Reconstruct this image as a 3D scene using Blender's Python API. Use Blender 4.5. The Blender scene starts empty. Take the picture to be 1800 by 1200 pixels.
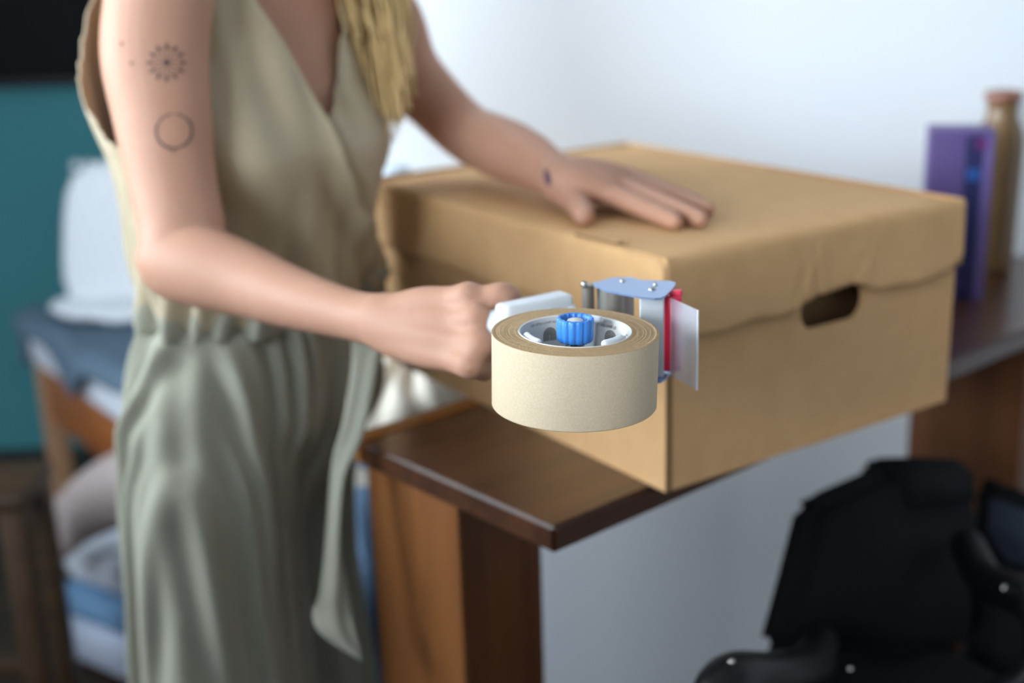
import bpy, bmesh, math, random
import numpy as np
from mathutils import Vector, Matrix
from mathutils.bvhtree import BVHTree
random.seed(4); rng = np.random.default_rng(4)
SC = bpy.context.scene; COL = SC.collection
R = math.radians
V = Vector
# ------------------------------------------------------------------ camera
CAM_H, PITCH, ROLL, FPX = 1.387, R(17.08), R(-1.8), 2300.0
_fw = V((0, math.cos(PITCH), -math.sin(PITCH))); _r0 = V((1, 0, 0)); _u0 = _r0.cross(_fw)
_rt = math.cos(ROLL) * _r0 + math.sin(ROLL) * _u0
_up = -math.sin(ROLL) * _r0 + math.cos(ROLL) * _u0
CAM_P = V((0, 0, CAM_H))
cd = bpy.data.cameras.new('camera'); cam = bpy.data.objects.new('camera', cd); COL.objects.link(cam)
m = Matrix((_rt, _up, -_fw)).transposed().to_4x4(); m.translation = CAM_P; cam.matrix_world = m; bz = V((0, 0, 1))
cd.sensor_width = 36.0; cd.lens = FPX / 1800 * 36.0; cd.clip_start = 0.02; cd.clip_end = 60
cd.dof.use_dof = True; cd.dof.focus_distance = 0.835; cd.dof.aperture_fstop = 3.0
SC.camera = cam
# ------------------------------------------------------------------ light
SC.view_settings.view_transform = 'Standard'; SC.view_settings.look = 'None'
SC.view_settings.gamma = 1; SC.view_settings.use_curve_mapping = False
SC.view_settings.exposure = 0.34
w = bpy.data.worlds.new('world'); SC.world = w; w.use_nodes = True
bg = w.node_tree.nodes['Background']; bg.inputs[0].default_value = (1.0, 0.85, 0.68, 1); bg.inputs[1].default_value = 0.18
def area(name, loc, target, sx, sy, power, col):
    ld = bpy.data.lights.new(name, 'AREA'); ld.shape = 'RECTANGLE'; ld.size = sx; ld.size_y = sy
    ld.energy = power; ld.color = col
    o = bpy.data.objects.new(name, ld); COL.objects.link(o); o.location = loc
    o.rotation_euler = (V(target) - V(loc)).to_track_quat('-Z', 'Y').to_euler()
    return o
area('window_light', (-2.3, -1.55, 1.85), (-.05, .95, 1.20), 2.1, 1.1, 134, (0.80, 0.905, 1.0))
area('window_light', (-2.3, 1.30, 1.80), (0.1, 1.85, 1.60), 1.3, 1.1, 29, (0.80, 0.91, 1.0)).data.spread = R(95)

def P(x, y, d):
    """world point that a ruler would find at image place x,y and distance d along the view axis"""
    return CAM_P + d * (_fw + (x - 900) / FPX * _rt - (y - 600) / FPX * _up)
def PZ(x, y, z):
    q = _fw + (x - 900) / FPX * _rt - (y - 600) / FPX * _up
    return CAM_P + q * ((z - CAM_H) / q.z)
def hx(r, g, b):
    return tuple(((c / 255) / 12.92 if c / 255 <= 0.04045 else ((c / 255 + 0.055) / 1.055) ** 2.4) for c in (r, g, b)) + (1,)
# ------------------------------------------------------------------ materials
def mat(name, col, rough=0.6, metal=0, noise=None, bump=None, sss=0, trans=0, spec=0.5, sheen=0, coat=0, scale_vec=None, ior=1.45):
    """col sRGB triple; noise=(scale, amount, second colour, detail); bump=(scale, strength)"""
    M = bpy.data.materials.new(name); M.use_nodes = True; nt = M.node_tree; b = nt.nodes['Principled BSDF']
    b.inputs['Base Color'].default_value = hx(*col); b.inputs['Roughness'].default_value = rough
    b.inputs['Metallic'].default_value = metal; b.inputs['Specular IOR Level'].default_value = spec
    b.inputs['Subsurface Weight'].default_value = sss; b.inputs['Transmission Weight'].default_value = trans
    b.inputs['Sheen Weight'].default_value = sheen; b.inputs['Coat Weight'].default_value = coat; b.inputs['IOR'].default_value = ior
    if sss: b.inputs['Subsurface Radius'].default_value = (1, .45, .25); b.inputs['Subsurface Scale'].default_value = 0.008
    if noise or bump:
        tc = nt.nodes.new('ShaderNodeTexCoord'); mp = nt.nodes.new('ShaderNodeMapping')
        nt.links.new(tc.outputs['Object'], mp.inputs['Vector'])
        if scale_vec: mp.inputs['Scale'].default_value = scale_vec
    if noise:
        n = nt.nodes.new('ShaderNodeTexNoise'); n.inputs['Scale'].default_value = noise[0]; n.inputs['Detail'].default_value = noise[3] if len(noise) > 3 else 4
        nt.links.new(mp.outputs[0], n.inputs['Vector'])
        rp = nt.nodes.new('ShaderNodeValToRGB'); rp.color_ramp.elements[0].position = 0.5 - noise[1]; rp.color_ramp.elements[1].position = 0.5 + noise[1]
        rp.color_ramp.elements[0].color = hx(*col); rp.color_ramp.elements[1].color = hx(*noise[2])
        nt.links.new(n.outputs['Fac'], rp.inputs[0]); nt.links.new(rp.outputs[0], b.inputs['Base Color'])
    if bump:
        n2 = nt.nodes.new('ShaderNodeTexNoise'); n2.inputs['Scale'].default_value = bump[0]; n2.inputs['Detail'].default_value = 5
        nt.links.new(mp.outputs[0], n2.inputs['Vector'])
        bp = nt.nodes.new('ShaderNodeBump'); bp.inputs['Strength'].default_value = bump[1]; bp.inputs['Distance'].default_value = 0.002
        nt.links.new(n2.outputs['Fac'], bp.inputs['Height']); nt.links.new(bp.outputs[0], b.inputs['Normal'])
    return M
def wood(name, c1, c2, ang, rough=0.4, sc=9, coat=0):
    M = bpy.data.materials.new(name); M.use_nodes = True; nt = M.node_tree; b = nt.nodes['Principled BSDF']
    tc = nt.nodes.new('ShaderNodeTexCoord'); mp = nt.nodes.new('ShaderNodeMapping'); mp.inputs['Rotation'].default_value = ang
    nt.links.new(tc.outputs['Object'], mp.inputs['Vector'])
    mp2 = nt.nodes.new('ShaderNodeMapping'); mp2.inputs['Scale'].default_value = (0.12, 1, 1); nt.links.new(mp.outputs[0], mp2.inputs['Vector'])
    n = nt.nodes.new('ShaderNodeTexNoise'); n.inputs['Scale'].default_value = sc * 6; n.inputs['Detail'].default_value = 8; n.inputs['Distortion'].default_value = 0.6
    nt.links.new(mp2.outputs[0], n.inputs['Vector'])
    rp = nt.nodes.new('ShaderNodeValToRGB'); rp.color_ramp.elements[0].position = 0.33; rp.color_ramp.elements[1].position = 0.68
    rp.color_ramp.elements[0].color = hx(*c1); rp.color_ramp.elements[1].color = hx(*c2)
    nt.links.new(n.outputs['Fac'], rp.inputs[0]); nt.links.new(rp.outputs[0], b.inputs['Base Color'])
    bp = nt.nodes.new('ShaderNodeBump'); bp.inputs['Strength'].default_value = 0.15; bp.inputs['Distance'].default_value = 0.001
    nt.links.new(n.outputs['Fac'], bp.inputs['Height']); nt.links.new(bp.outputs[0], b.inputs['Normal'])
    b.inputs['Roughness'].default_value = rough; b.inputs['Coat Weight'].default_value = coat; b.inputs['Coat Roughness'].default_value = .22
    return M
YT = 41.0                                        # table runs at this angle
M_wall = mat('white_paint', (240, 243, 246), 0.85, bump=(60, .05))
M_teal = mat('teal_paint', (58, 124, 132), 0.8, noise=(2, .3, (64, 132, 140)))
M_floor = wood('dark_floor_wood', (46, 32, 22), (70, 50, 34), (0, 0, 0), .5, 3)
M_card = mat('kraft_board', (203, 160, 112), 0.75, noise=(38, .25, (211, 168, 120), 6), bump=(420, .10), spec=.25)
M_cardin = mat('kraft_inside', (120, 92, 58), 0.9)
M_cardedge = mat('kraft_cut_edge', (120, 92, 60), 0.9)
M_walnut = wood('walnut_wood', (58, 30, 15), (80, 45, 24), (0, 0, -R(YT)), .32, 7, .6)
M_oak = wood('honey_wood', (146, 92, 42), (164, 110, 54), (0, 0, -R(YT)), .4, 6)
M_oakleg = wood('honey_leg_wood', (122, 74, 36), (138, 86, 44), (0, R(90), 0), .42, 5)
M_shadeleg = wood('shaded_leg_wood', (88, 52, 28), (118, 72, 40), (0, R(90), 0), .42, 5)  # leg wood with the shade put into its colour
M_skin = mat('skin', (195, 149, 125), 0.55, noise=(14, .4, (184, 136, 112)), bump=(260, .06), sss=.12, spec=.35)
M_lip = mat('lip_skin', (178, 104, 96), .45); M_eye = mat('eye_white', (232, 230, 226), .2); M_iris = mat('iris', (72, 92, 104), .2)
M_tat = mat('tattoo_ink', (104, 80, 74), .6); M_tatd = mat('wrist_ink', (92, 58, 78), .6); M_mole = mat('mole', (134, 84, 58), .6)
M_nail = mat('nail', (226, 170, 158), .3)
M_satin = mat('sage_satin', (174, 159, 130), .45, noise=(30, .4, (180, 165, 136)), bump=(500, .05), sheen=.25, spec=.4)
M_linen = mat('sage_trouser_cloth', (152, 150, 134), .8, noise=(30, .4, (158, 156, 140)), bump=(500, .08), sheen=.2, spec=.3)
M_hair = mat('blonde_hair', (204, 168, 110), .45, noise=(60, .3, (228, 198, 142)), scale_vec=(1, 1, .06))
M_tapeout = mat('paper_tape', (200, 180, 150), .75, noise=(700, .3, (216, 198, 170), 8), bump=(1500, .12), spec=.2)
M_tapeside = mat('paper_tape_edge', (180, 146, 106), .85, noise=(300, .35, (196, 166, 126), 8), bump=(700, .3))
M_core = mat('white_core_print', (226, 224, 218), .6)
M_ink = mat('grey_ink', (104, 98, 94), .8); M_inkblue = mat('blue_grey_ink', (120, 136, 156), .8)
M_plastic = mat('white_plastic', (226, 230, 234), .32); M_plastg = mat('pale_grey_plastic', (206, 210, 214), .4, bump=(600, .1))
M_knob = mat('blue_plastic', (66, 138, 222), .25)
M_steel = mat('steel', (176, 174, 168), .22, 1); M_steeld = mat('dark_steel', (150, 146, 140), .35, .75)
M_blueplate = mat('blue_coated_plate', (138, 166, 208), .25, .55, coat=.4)
M_red = mat('red_rubber', (214, 36, 72), .4); M_redb = mat('coral_plastic', (236, 70, 92), .4)
M_screw = mat('pale_screw_cap', (216, 212, 202), .6, bump=(900, .2))
M_rubber = mat('grey_washer', (110, 114, 112), .5)
M_purple = mat('purple_carton', (88, 70, 124), .45); M_navy = mat('navy_print', (32, 34, 84), .45)
M_lilac = mat('lilac_print', (104, 90, 146), .45); M_bluep = mat('blue_print', (30, 82, 152), .45); M_pinkp = mat('plum_print', (104, 34, 104), .45)
M_stone = mat('brown_stoneware', (108, 82, 50), .35, noise=(18, .3, (124, 94, 58)), coat=.3)
M_lip2 = mat('brown_glaze_rim', (134, 88, 72), .25, coat=.5)
M_black = mat('black_fabric', (13, 14, 16), .85, bump=(500, .3), spec=.2); M_blackp = mat('black_plastic', (12, 13, 15), .4, spec=.3)
M_navyf = mat('navy_mesh_fabric', (34, 42, 56), .8); M_chrome = mat('chrome', (190, 195, 205), .15, 1)
M_sheet = mat('white_sheet', (226, 230, 240), .85, bump=(30, .2)); M_blanket = mat('blue_grey_blanket', (92, 112, 130), .9, noise=(25, .4, (100, 120, 138)), bump=(220, .4))
M_knit = mat('white_knit', (234, 236, 240), .9, bump=(120, .5))
M_bedwood = wood('bed_wood', (160, 90, 44), (184, 112, 60), (0, 0, R(52)), .4, 5); M_bedpost = wood('bed_post_wood', (186, 140, 104), (200, 156, 118), (0, R(90), 0), .45, 5)
M_cord = mat('taupe_corduroy', (176, 160, 156), .9); M_towelb = mat('blue_towel', (112, 150, 186), .9, bump=(200, .4)); M_towelw = mat('white_towel', (222, 226, 236), .9, bump=(200, .4))
M_pillow = mat('white_pillow', (206, 214, 234), .85)
M_denim = mat('denim_cloth', (112, 140, 172), .9, noise=(40, .3, (98, 124, 154)), bump=(400, .4)); M_cream = mat('cream_cloth', (226, 218, 204), .85)
M_stoolw = wood('stool_wood', (58, 40, 24), (80, 57, 34), (0, 0, 0), .5, 5)
M_tv = mat('black_screen', (10, 11, 13), .6, spec=.1)
M_jar = mat('teal_jar', (92, 144, 152), .25, coat=.5); M_jarw = mat('pale_jar_lid', (198, 212, 224), .4)
M_white = mat('white_board', (226, 228, 232), .6)
M_glass = mat('window_glass', (240, 246, 250), .05, trans=.9)
# frosted guard
M_frost = bpy.data.materials.new('frosted_plastic'); M_frost.use_nodes = True
_nt = M_frost.node_tree; _b = _nt.nodes['Principled BSDF']; _b.inputs['Base Color'].default_value = hx(214, 216, 228); _b.inputs['Roughness'].default_value = .35
_tr = _nt.nodes.new('ShaderNodeBsdfTransparent'); _mx = _nt.nodes.new('ShaderNodeMixShader'); _mx.inputs[0].default_value = .32
_nt.links.new(_tr.outputs[0], _mx.inputs[1]); _nt.links.new(_b.outputs[0], _mx.inputs[2]); _nt.links.new(_mx.outputs[0], _nt.nodes['Material Output'].inputs[0])
# ------------------------------------------------------------------ mesh helpers
def thing(name, label, cat, loc, group=None):
    o = bpy.data.objects.new(name, None); COL.objects.link(o); o.location = loc; o.empty_display_size = .02
    o['label'] = label; o['category'] = cat
    if group: o['group'] = group
    return o
def tag(o, label, cat, group=None):
    o['label'] = label; o['category'] = cat
    if group: o['group'] = group
    return o
def world_loc(o):
    p = V(o.location)
    while o.parent: o = o.parent; p += V(o.location)
    return p
def obj(name, vf, mt, parent=None, smooth=True, base=None):
    """link one mesh given in world coordinates under a parent (or, at top level, with its origin at base)"""
    if isinstance(vf, bmesh.types.BMesh):
        me = bpy.data.meshes.new(name); vf.to_mesh(me); vf.free()
    else:
        me = bpy.data.meshes.new(name); me.from_pydata([tuple(v) for v in vf[0]], [], [tuple(f) for f in vf[1]])
    o = bpy.data.objects.new(name, me); COL.objects.link(o)
    off = world_loc(parent) if parent else V(base or (0, 0, 0))
    me.transform(Matrix.Translation(-off))
    if parent: o.parent = parent
    elif base: o.location = base
    me.materials.append(mt)
    if smooth:
        for p in me.polygons: p.use_smooth = True
    me.update()
    return o
def struct(name, vf, mt, parent=None, **k):
    o = obj(name, vf, mt, parent, smooth=False, **k); o['kind'] = 'structure'; return o
def joinvf(*l):
    vs, fs = [], []
    for v, f in l:
        n = len(vs); vs += [tuple(q) for q in v]; fs += [tuple(i + n for i in g) for g in f]
    return vs, fs
def fr(o, e1, e2, e3=None):
    e1 = V(e1).normalized(); e2 = V(e2).normalized(); e3 = V(e3).normalized() if e3 else e1.cross(e2)
    return V(o), e1, e2, e3
def rbox(o, e1, e2, e3, bev=0.003, seg=2):
    """rounded box: corner o and three edge vectors"""
    o, e1, e2, e3 = V(o), V(e1), V(e2), V(e3)
    bm = bmesh.new()
    vs = [bm.verts.new(o + a * e1 + b * e2 + c * e3) for a in (0, 1) for b in (0, 1) for c in (0, 1)]
    for q in ((0, 1, 3, 2), (4, 6, 7, 5), (0, 4, 5, 1), (2, 3, 7, 6), (0, 2, 6, 4), (1, 5, 7, 3)): bm.faces.new([vs[i] for i in q])
    bmesh.ops.recalc_face_normals(bm, faces=bm.faces)
    if bev: bmesh.ops.bevel(bm, geom=list(bm.edges), offset=bev, segments=seg, affect='EDGES', profile=.6)
    return bm
def bmvf(bm):
    bm.verts.index_update(); r = ([v.co[:] for v in bm.verts], [[v.index for v in f.verts] for f in bm.faces]); bm.free(); return r
def plate(outer, holes, o, e1, e2, n, t):
    """flat plate with holes, 2D outlines in the frame o,e1,e2, thickness t along n"""
    bm = bmesh.new(); o, e1, e2, n = V(o), V(e1), V(e2), V(n); ed = []
    for lp in [outer] + list(holes):
        vs = [bm.verts.new(o + a * e1 + b * e2) for a, b in lp]
        ed += [bm.edges.new((vs[i], vs[(i + 1) % len(vs)])) for i in range(len(vs))]
    bmesh.ops.triangle_fill(bm, use_beauty=True, use_dissolve=False, edges=ed)
    r = bmesh.ops.extrude_face_region(bm, geom=list(bm.faces))
    bmesh.ops.translate(bm, vec=n * t, verts=[g for g in r['geom'] if isinstance(g, bmesh.types.BMVert)])
    bmesh.ops.recalc_face_normals(bm, faces=bm.faces)
    return bm
def spline(pts, n=6):
    p = np.array([list(q) for q in pts], float); q = np.vstack([2 * p[0] - p[1], p, 2 * p[-1] - p[-2]]); out = []
    for i in range(1, len(q) - 2):
        for t in np.arange(n) / n:
            a, b, c, d = q[i - 1:i + 3]
            out.append(.5 * (2 * b + (c - a) * t + (2 * a - 5 * b + 4 * c - d) * t * t + (3 * b - a - 3 * c + d) * t ** 3))
    out.append(p[-1]); return np.array(out)
def tube(pts, n=6, seg=14, flat=None, cap=True):
    """pts rows x,y,z,r ; rounded caps; flat=(axis vector, factor) squeezes the section"""
    q = spline(pts, n) if n > 1 else np.array([list(a) for a in pts], float)
    c, r = q[:, :3], np.maximum(q[:, 3], 1e-4)
    if cap:
        d0 = (c[0] - c[1]) / max(np.linalg.norm(c[0] - c[1]), 1e-9); d1 = (c[-1] - c[-2]) / max(np.linalg.norm(c[-1] - c[-2]), 1e-9)
        pre, po, prr, por = [], [], [], []
        for a in (80, 60, 40, 20):
            pre.append(c[0] + d0 * r[0] * math.sin(R(a))); prr.append(r[0] * math.cos(R(a)))
        for a in (20, 40, 60, 80):
            po.append(c[-1] + d1 * r[-1] * math.sin(R(a))); por.append(r[-1] * math.cos(R(a)))
        c = np.vstack([pre, c, po]); r = np.concatenate([prr, r, por])
    vs, fs = [], []
    t = np.gradient(c, axis=0); t /= np.maximum(np.linalg.norm(t, axis=1, keepdims=True), 1e-9)
    u = np.cross(t[0], [0.31, 0.2, 0.93]); u /= np.linalg.norm(u)
    for i in range(len(c)):
        u = u - t[i] * (u @ t[i]); u /= np.linalg.norm(u); v = np.cross(t[i], u)
        for k in range(seg):
            a = 2 * math.pi * k / seg; w = u * math.cos(a) * r[i] + v * math.sin(a) * r[i]
            if flat is not None:
                ax = np.array(flat[0]); w = w - ax * (w @ ax) * (1 - flat[1])
            vs.append(c[i] + w)
    for i in range(len(c) - 1):
        for k in range(seg):
            a, b = i * seg + k, i * seg + (k + 1) % seg; fs.append((a, b, b + seg, a + seg))
    fs.append(tuple(range(seg))[::-1]); fs.append(tuple(range((len(c) - 1) * seg, len(c) * seg)))
    return vs, fs
def lathe(prof, o, seg=48, axis=None, fl=0, flamp=0):
    """prof rows (radius, height) round an axis at o; fl flutes of depth flamp"""
    o = np.array(o); ax = np.array(axis if axis is not None else (0, 0, 1), float); ax /= np.linalg.norm(ax)
    e1 = np.cross(ax, [0, 1, 0]); e1 /= np.linalg.norm(e1); e2 = np.cross(ax, e1); vs, fs = [], []
    for r, h in prof:
        for k in range(seg):
            a = 2 * math.pi * k / seg; rr = r - (flamp * (0.5 - 0.5 * math.cos(fl * a)) ** 3 if fl and r > .008 else 0)
            vs.append(o + ax * h + (e1 * math.cos(a) + e2 * math.sin(a)) * rr)
    for i in range(len(prof) - 1):
        for k in range(seg):
            a, b = i * seg + k, i * seg + (k + 1) % seg; fs.append((a, b, b + seg, a + seg))
    return vs, fs
def grid(fn, nu, nv, closed=False):
    vs = [fn(i / (nu if closed else nu - 1), j / (nv - 1)) for j in range(nv) for i in range(nu)]; fs = []
    for j in range(nv - 1):
        for i in range(nu if closed else nu - 1):
            a, b = j * nu + i, j * nu + (i + 1) % nu; fs.append((a, b, b + nu, a + nu))
    return vs, fs
def applied(o, mods):
    """evaluate modifiers and keep the result as the object's own mesh"""
    for typ, kw in mods:
        md = o.modifiers.new(typ.lower(), typ)
        for k, v in kw.items(): setattr(md, k, v)
    dg = bpy.context.evaluated_depsgraph_get(); dg.update()
    me = bpy.data.meshes.new_from_object(o.evaluated_get(dg)); old = o.data; mts = [x for x in old.materials]
    o.modifiers.clear(); o.data = me; bpy.data.meshes.remove(old); me.name = o.name
    if not me.materials:
        for x in mts: me.materials.append(x)
    for p in me.polygons: p.use_smooth = True
    return o
def solid(o, t, off=0):
    return applied(o, [('SOLIDIFY', dict(thickness=t, offset=off))])
def smoothstep(a, b, x): 
    t = np.clip((x - a) / (b - a), 0, 1); return t * t * (3 - 2 * t)
def sharp(o, ang=35):
    """smooth faces but keep hard corners"""
    bm = bmesh.new(); bm.from_mesh(o.data)
    for e in bm.edges:
        if len(e.link_faces) == 2 and e.calc_face_angle(0) > R(ang): e.smooth = False
    bm.to_mesh(o.data); bm.free(); return o
# ------------------------------------------------------------------ the room
def quad(a, b, c, d): return [a, b, c, d], [(0, 1, 2, 3)]
def slab(o, e1, e2, e3): return bmvf(rbox(o, e1, e2, e3, 0))
struct('floor', slab((-2.6, -3.3, -.05), (5.8, 0, 0), (0, 7.0, 0), (0, 0, .05)), M_floor)
struct('ceiling', slab((-2.6, -3.3, 2.5), (5.8, 0, 0), (0, 7.0, 0), (0, 0, .08)), M_wall)
struct('wall_back', slab((-2.6, 3.6, 0), (5.8, 0, 0), (0, .12, 0), (0, 0, 2.5)), M_teal)
YW = R(0); wd = V((math.cos(YW), math.sin(YW), 0)); wn = V((-math.sin(YW), math.cos(YW), 0))
w0 = V((-.30, 1.955, 0))
struct('wall_partition', slab(w0, wd * 3.4, wn * .1, (0, 0, 2.5)), M_wall)
struct('baseboard_partition', slab(w0 - wn * .012, wd * 3.4, wn * .0115, (0, 0, .07)), M_white)
# left wall with the window the daylight comes through
for a, b in ((-3.3, -2.65), (-.45, .65), (2.05, 3.6)):
    struct('wall_left', slab((-2.6, a, 0), (.1, 0, 0), (0, b - a, 0), (0, 0, 2.5)), M_wall)
for k, (a, w_) in enumerate(((-2.65, 2.2), (.65, 1.4))):
    struct('wall_left', slab((-2.6, a, 0), (.1, 0, 0), (0, w_, 0), (0, 0, 1.15)), M_wall)
    struct('wall_left', slab((-2.6, a, 2.4), (.1, 0, 0), (0, w_, 0), (0, 0, .1)), M_wall)
    h_ = w_ / 2
    win = struct('window_%d' % (k + 1), plate([(0, 0), (w_, 0), (w_, 1.25), (0, 1.25)], [[(.06, .06), (h_ - .03, .06), (h_ - .03, 1.19), (.06, 1.19)], [(h_ + .03, .06), (w_ - .06, .06), (w_ - .06, 1.19), (h_ + .03, 1.19)]], (-2.56, a, 1.15), (0, 1, 0), (0, 0, 1), (1, 0, 0), .05), M_white)
    struct('pane', slab((-2.545, a + .05, 1.2), (.006, 0, 0), (0, h_ - .07, 0), (0, 0, 1.15)), M_glass, win)
    struct('pane', slab((-2.545, a + h_ + .02, 1.2), (.006, 0, 0), (0, h_ - .07, 0), (0, 0, 1.15)), M_glass, win)
struct('wall_front', slab((-2.6, -3.4, 0), (5.8, 0, 0), (0, .1, 0), (0, 0, 1.35)), M_wall)
struct('wall_right', slab((3.2, -3.3, 0), (.1, 0, 0), (0, 7.0, 0), (0, 0, 2.5)), M_wall)
# television on the teal wall
tvb = P(150, 142, 3.62); tz = tvb.z
tv = thing('television', 'black wall-mounted television screen on the teal wall', 'television', (-1.25, 3.56, tz))
obj('frame', rbox((-1.95, 3.54, tz), (1.25, 0, 0), (0, .058, 0), (0, 0, .74), .006), M_blackp, tv, False)
obj('screen', rbox((-1.94, 3.536, tz + .02), (1.23, 0, 0), (0, .006, 0), (0, 0, .71), .001), M_tv, tv, False)

# unseen chest of drawers, added left of the camera to shade the lower room
dr = thing('shade_dresser', 'dark wooden chest of drawers added out of view left of the table for shade', 'shade_dresser', (-.95, .33, 0))
obj('body', rbox((-1.45, .10, .06), (.95, 0, 0), (0, .44, 0), bz * 1.17, .004), M_stoolw, dr, False)
obj('top', rbox((-1.47, .08, 1.2305), (.99, 0, 0), (0, .48, 0), bz * .025, .004), M_stoolw, dr, False)
for a in range(2):
    for k in range(4):
        d_ = obj('drawer', rbox((-1.43 + a * .465, .0855, .09 + k * .282), (.445, 0, 0), (0, .014, 0), bz * .272, .003), M_stoolw, dr, False)
        obj('knob', lathe([(.006, 0), (.006, .012), (.013, .016), (.012, .026), (.0001, .028)], (-1.207 + a * .465, .0855, .225 + k * .282), 20, (0, -1, .001)), M_chrome, d_)
for a, b in ((-1.44, .11), (-.56, .11), (-1.44, .48), (-.56, .48)): obj('leg', rbox((a, b, 0), (.05, 0, 0), (0, .05, 0), bz * .0595, .003), M_stoolw, dr, False)

# ------------------------------------------------------------------ table
TZ = .902; td = V((math.cos(R(YT)), math.sin(R(YT)), 0)); tn = V((-math.sin(R(YT)), math.cos(R(YT)), 0))
tf = PZ(973, 927, TZ)                               # near front corner of the top
TW, TT, TL = .315, .026, 1.35
tab = thing('table', 'narrow wooden table with dark top under the cardboard box', 'table', (tf.x + .3 * td.x, tf.y + .3 * td.y, 0))
zt = V((0, 0, TT)); b0 = V((tf.x, tf.y, TZ - TT))
WALLY = 1.9425
def top_plank(a, b):
    ta, tb = [(WALLY - tf.y - tn.y * q) / td.y for q in (a, b)]
    l = [(.0, a), (ta, a), (tb, b), (.0, b)]
    bm = bmesh.new(); vs = [bm.verts.new(b0 + td * p + tn * q) for p, q in l]; f_ = bm.faces.new(vs)
    r = bmesh.ops.extrude_face_region(bm, geom=[f_]); bmesh.ops.translate(bm, vec=zt, verts=[g for g in r['geom'] if isinstance(g, bmesh.types.BMVert)])
    bmesh.ops.recalc_face_normals(bm, faces=bm.faces); bmesh.ops.bevel(bm, geom=list(bm.edges), offset=.0035, segments=2, affect='EDGES')
    return bm
o = obj('top_plank', top_plank(0, .285), M_walnut, tab); sharp(o, 60)
o = obj('edge_plank', top_plank(.2858, TW), M_oak, tab); sharp(o, 60); o['label'] = 'honey coloured edge plank'
# near leg: end board in lit tone, side boards darkened to carry their shade
def leg(s0, inset, wd_, ma, re=.295):
    c = b0 + td * s0 + tn * inset - V((0, 0, TZ - TT)); h = V((0, 0, TZ - TT - .0005))
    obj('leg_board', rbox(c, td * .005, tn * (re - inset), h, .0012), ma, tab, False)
    obj('leg_board', rbox(c + td * .0052, td * (wd_ + .017), tn * .024, h, .002), M_shadeleg, tab, False)
    obj('leg_board', rbox(c + td * .0052 + tn * (re - .024 - inset), td * (wd_ + .017), tn * .024, h, .002), M_shadeleg, tab, False)
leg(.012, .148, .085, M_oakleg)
leg(.885, .03, .085, M_shadeleg, .20)  # far leg: shade from box and woman put into the wood colour

# ------------------------------------------------------------------ cardboard box
YB = R(33.84); bu = V((math.cos(YB), math.sin(YB), 0)); bv = V((-math.sin(YB), math.cos(YB), 0)); bz = V((0, 0, 1))
BA, BB, BH = .399, .546, .220
A0 = V((.135, 1.09, TZ + BH))                         # near top corner of the lid
box = thing('cardboard_box', 'closed brown cardboard storage box on the narrow table under the hand', 'box', (A0.x + .17, A0.y + .32, TZ + .0005))
E0 = V((A0.x, A0.y, TZ + .0005)) + bu * .004 + bv * .004
wa, wb, wh, wt = BA - .008, BB - .008, BH - .006, .004
def rr(x0, y0, x1, y1, r, n=6):
    o = []
    for cx, cy, a0 in ((x1 - r, y0 + r, -90), (x1 - r, y1 - r, 0), (x0 + r, y1 - r, 90), (x0 + r, y0 + r, 180)):
        for k in range(n + 1): o.append((cx + r * math.cos(R(a0 + 90 * k / n)), cy + r * math.sin(R(a0 + 90 * k / n))))
    return o
hole = rr(.166, BH - .100, .252, BH - .063, .0175)
full = lambda w_: [(0, 0), (w_, 0), (w_, wh), (0, wh)]
o = obj('side_panel', plate(full(wa), [hole], E0, bu, bz, bv, wt), M_card, box, False)
o = obj('side_panel', plate(full(wa), [hole], E0 + bv * (wb - wt), bu, bz, bv, wt), M_card, box, False)
o = obj('end_panel', plate([(.0006, 0), (wb - .0006, 0), (wb - .0006, wh), (.0006, wh)], [], E0 - bu * .0012, bv, bz, bu, wt), M_card, box, False)
o = obj('end_panel', plate([(.0006, 0), (wb - .0006, 0), (wb - .0006, wh), (.0006, wh)], [], E0 + bu * (wa - wt + .0012), bv, bz, bu, wt), M_card, box, False)
obj('bottom_panel', rbox(E0 + bu * .001 + bv * .001, bu * (wa - .002), bv * (wb - .002), bz * .004, .0008), M_card, box, False)
obj('bottom_flap', rbox(E0 + bu * .18 - bv * .0016, bu * (wa - .182), bv * .003, bz * .007, .0006), M_card, box, False)
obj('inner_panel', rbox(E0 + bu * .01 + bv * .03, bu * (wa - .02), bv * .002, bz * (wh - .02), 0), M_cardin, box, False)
o = obj('seam_edge', rbox(E0 - bv * .0014 - bu * .001, bu * .0055, bv * .0013, bz * (wh - .01), 0), M_cardin, box, False); o['label'] = 'dark cut edge of the cardboard'
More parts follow.
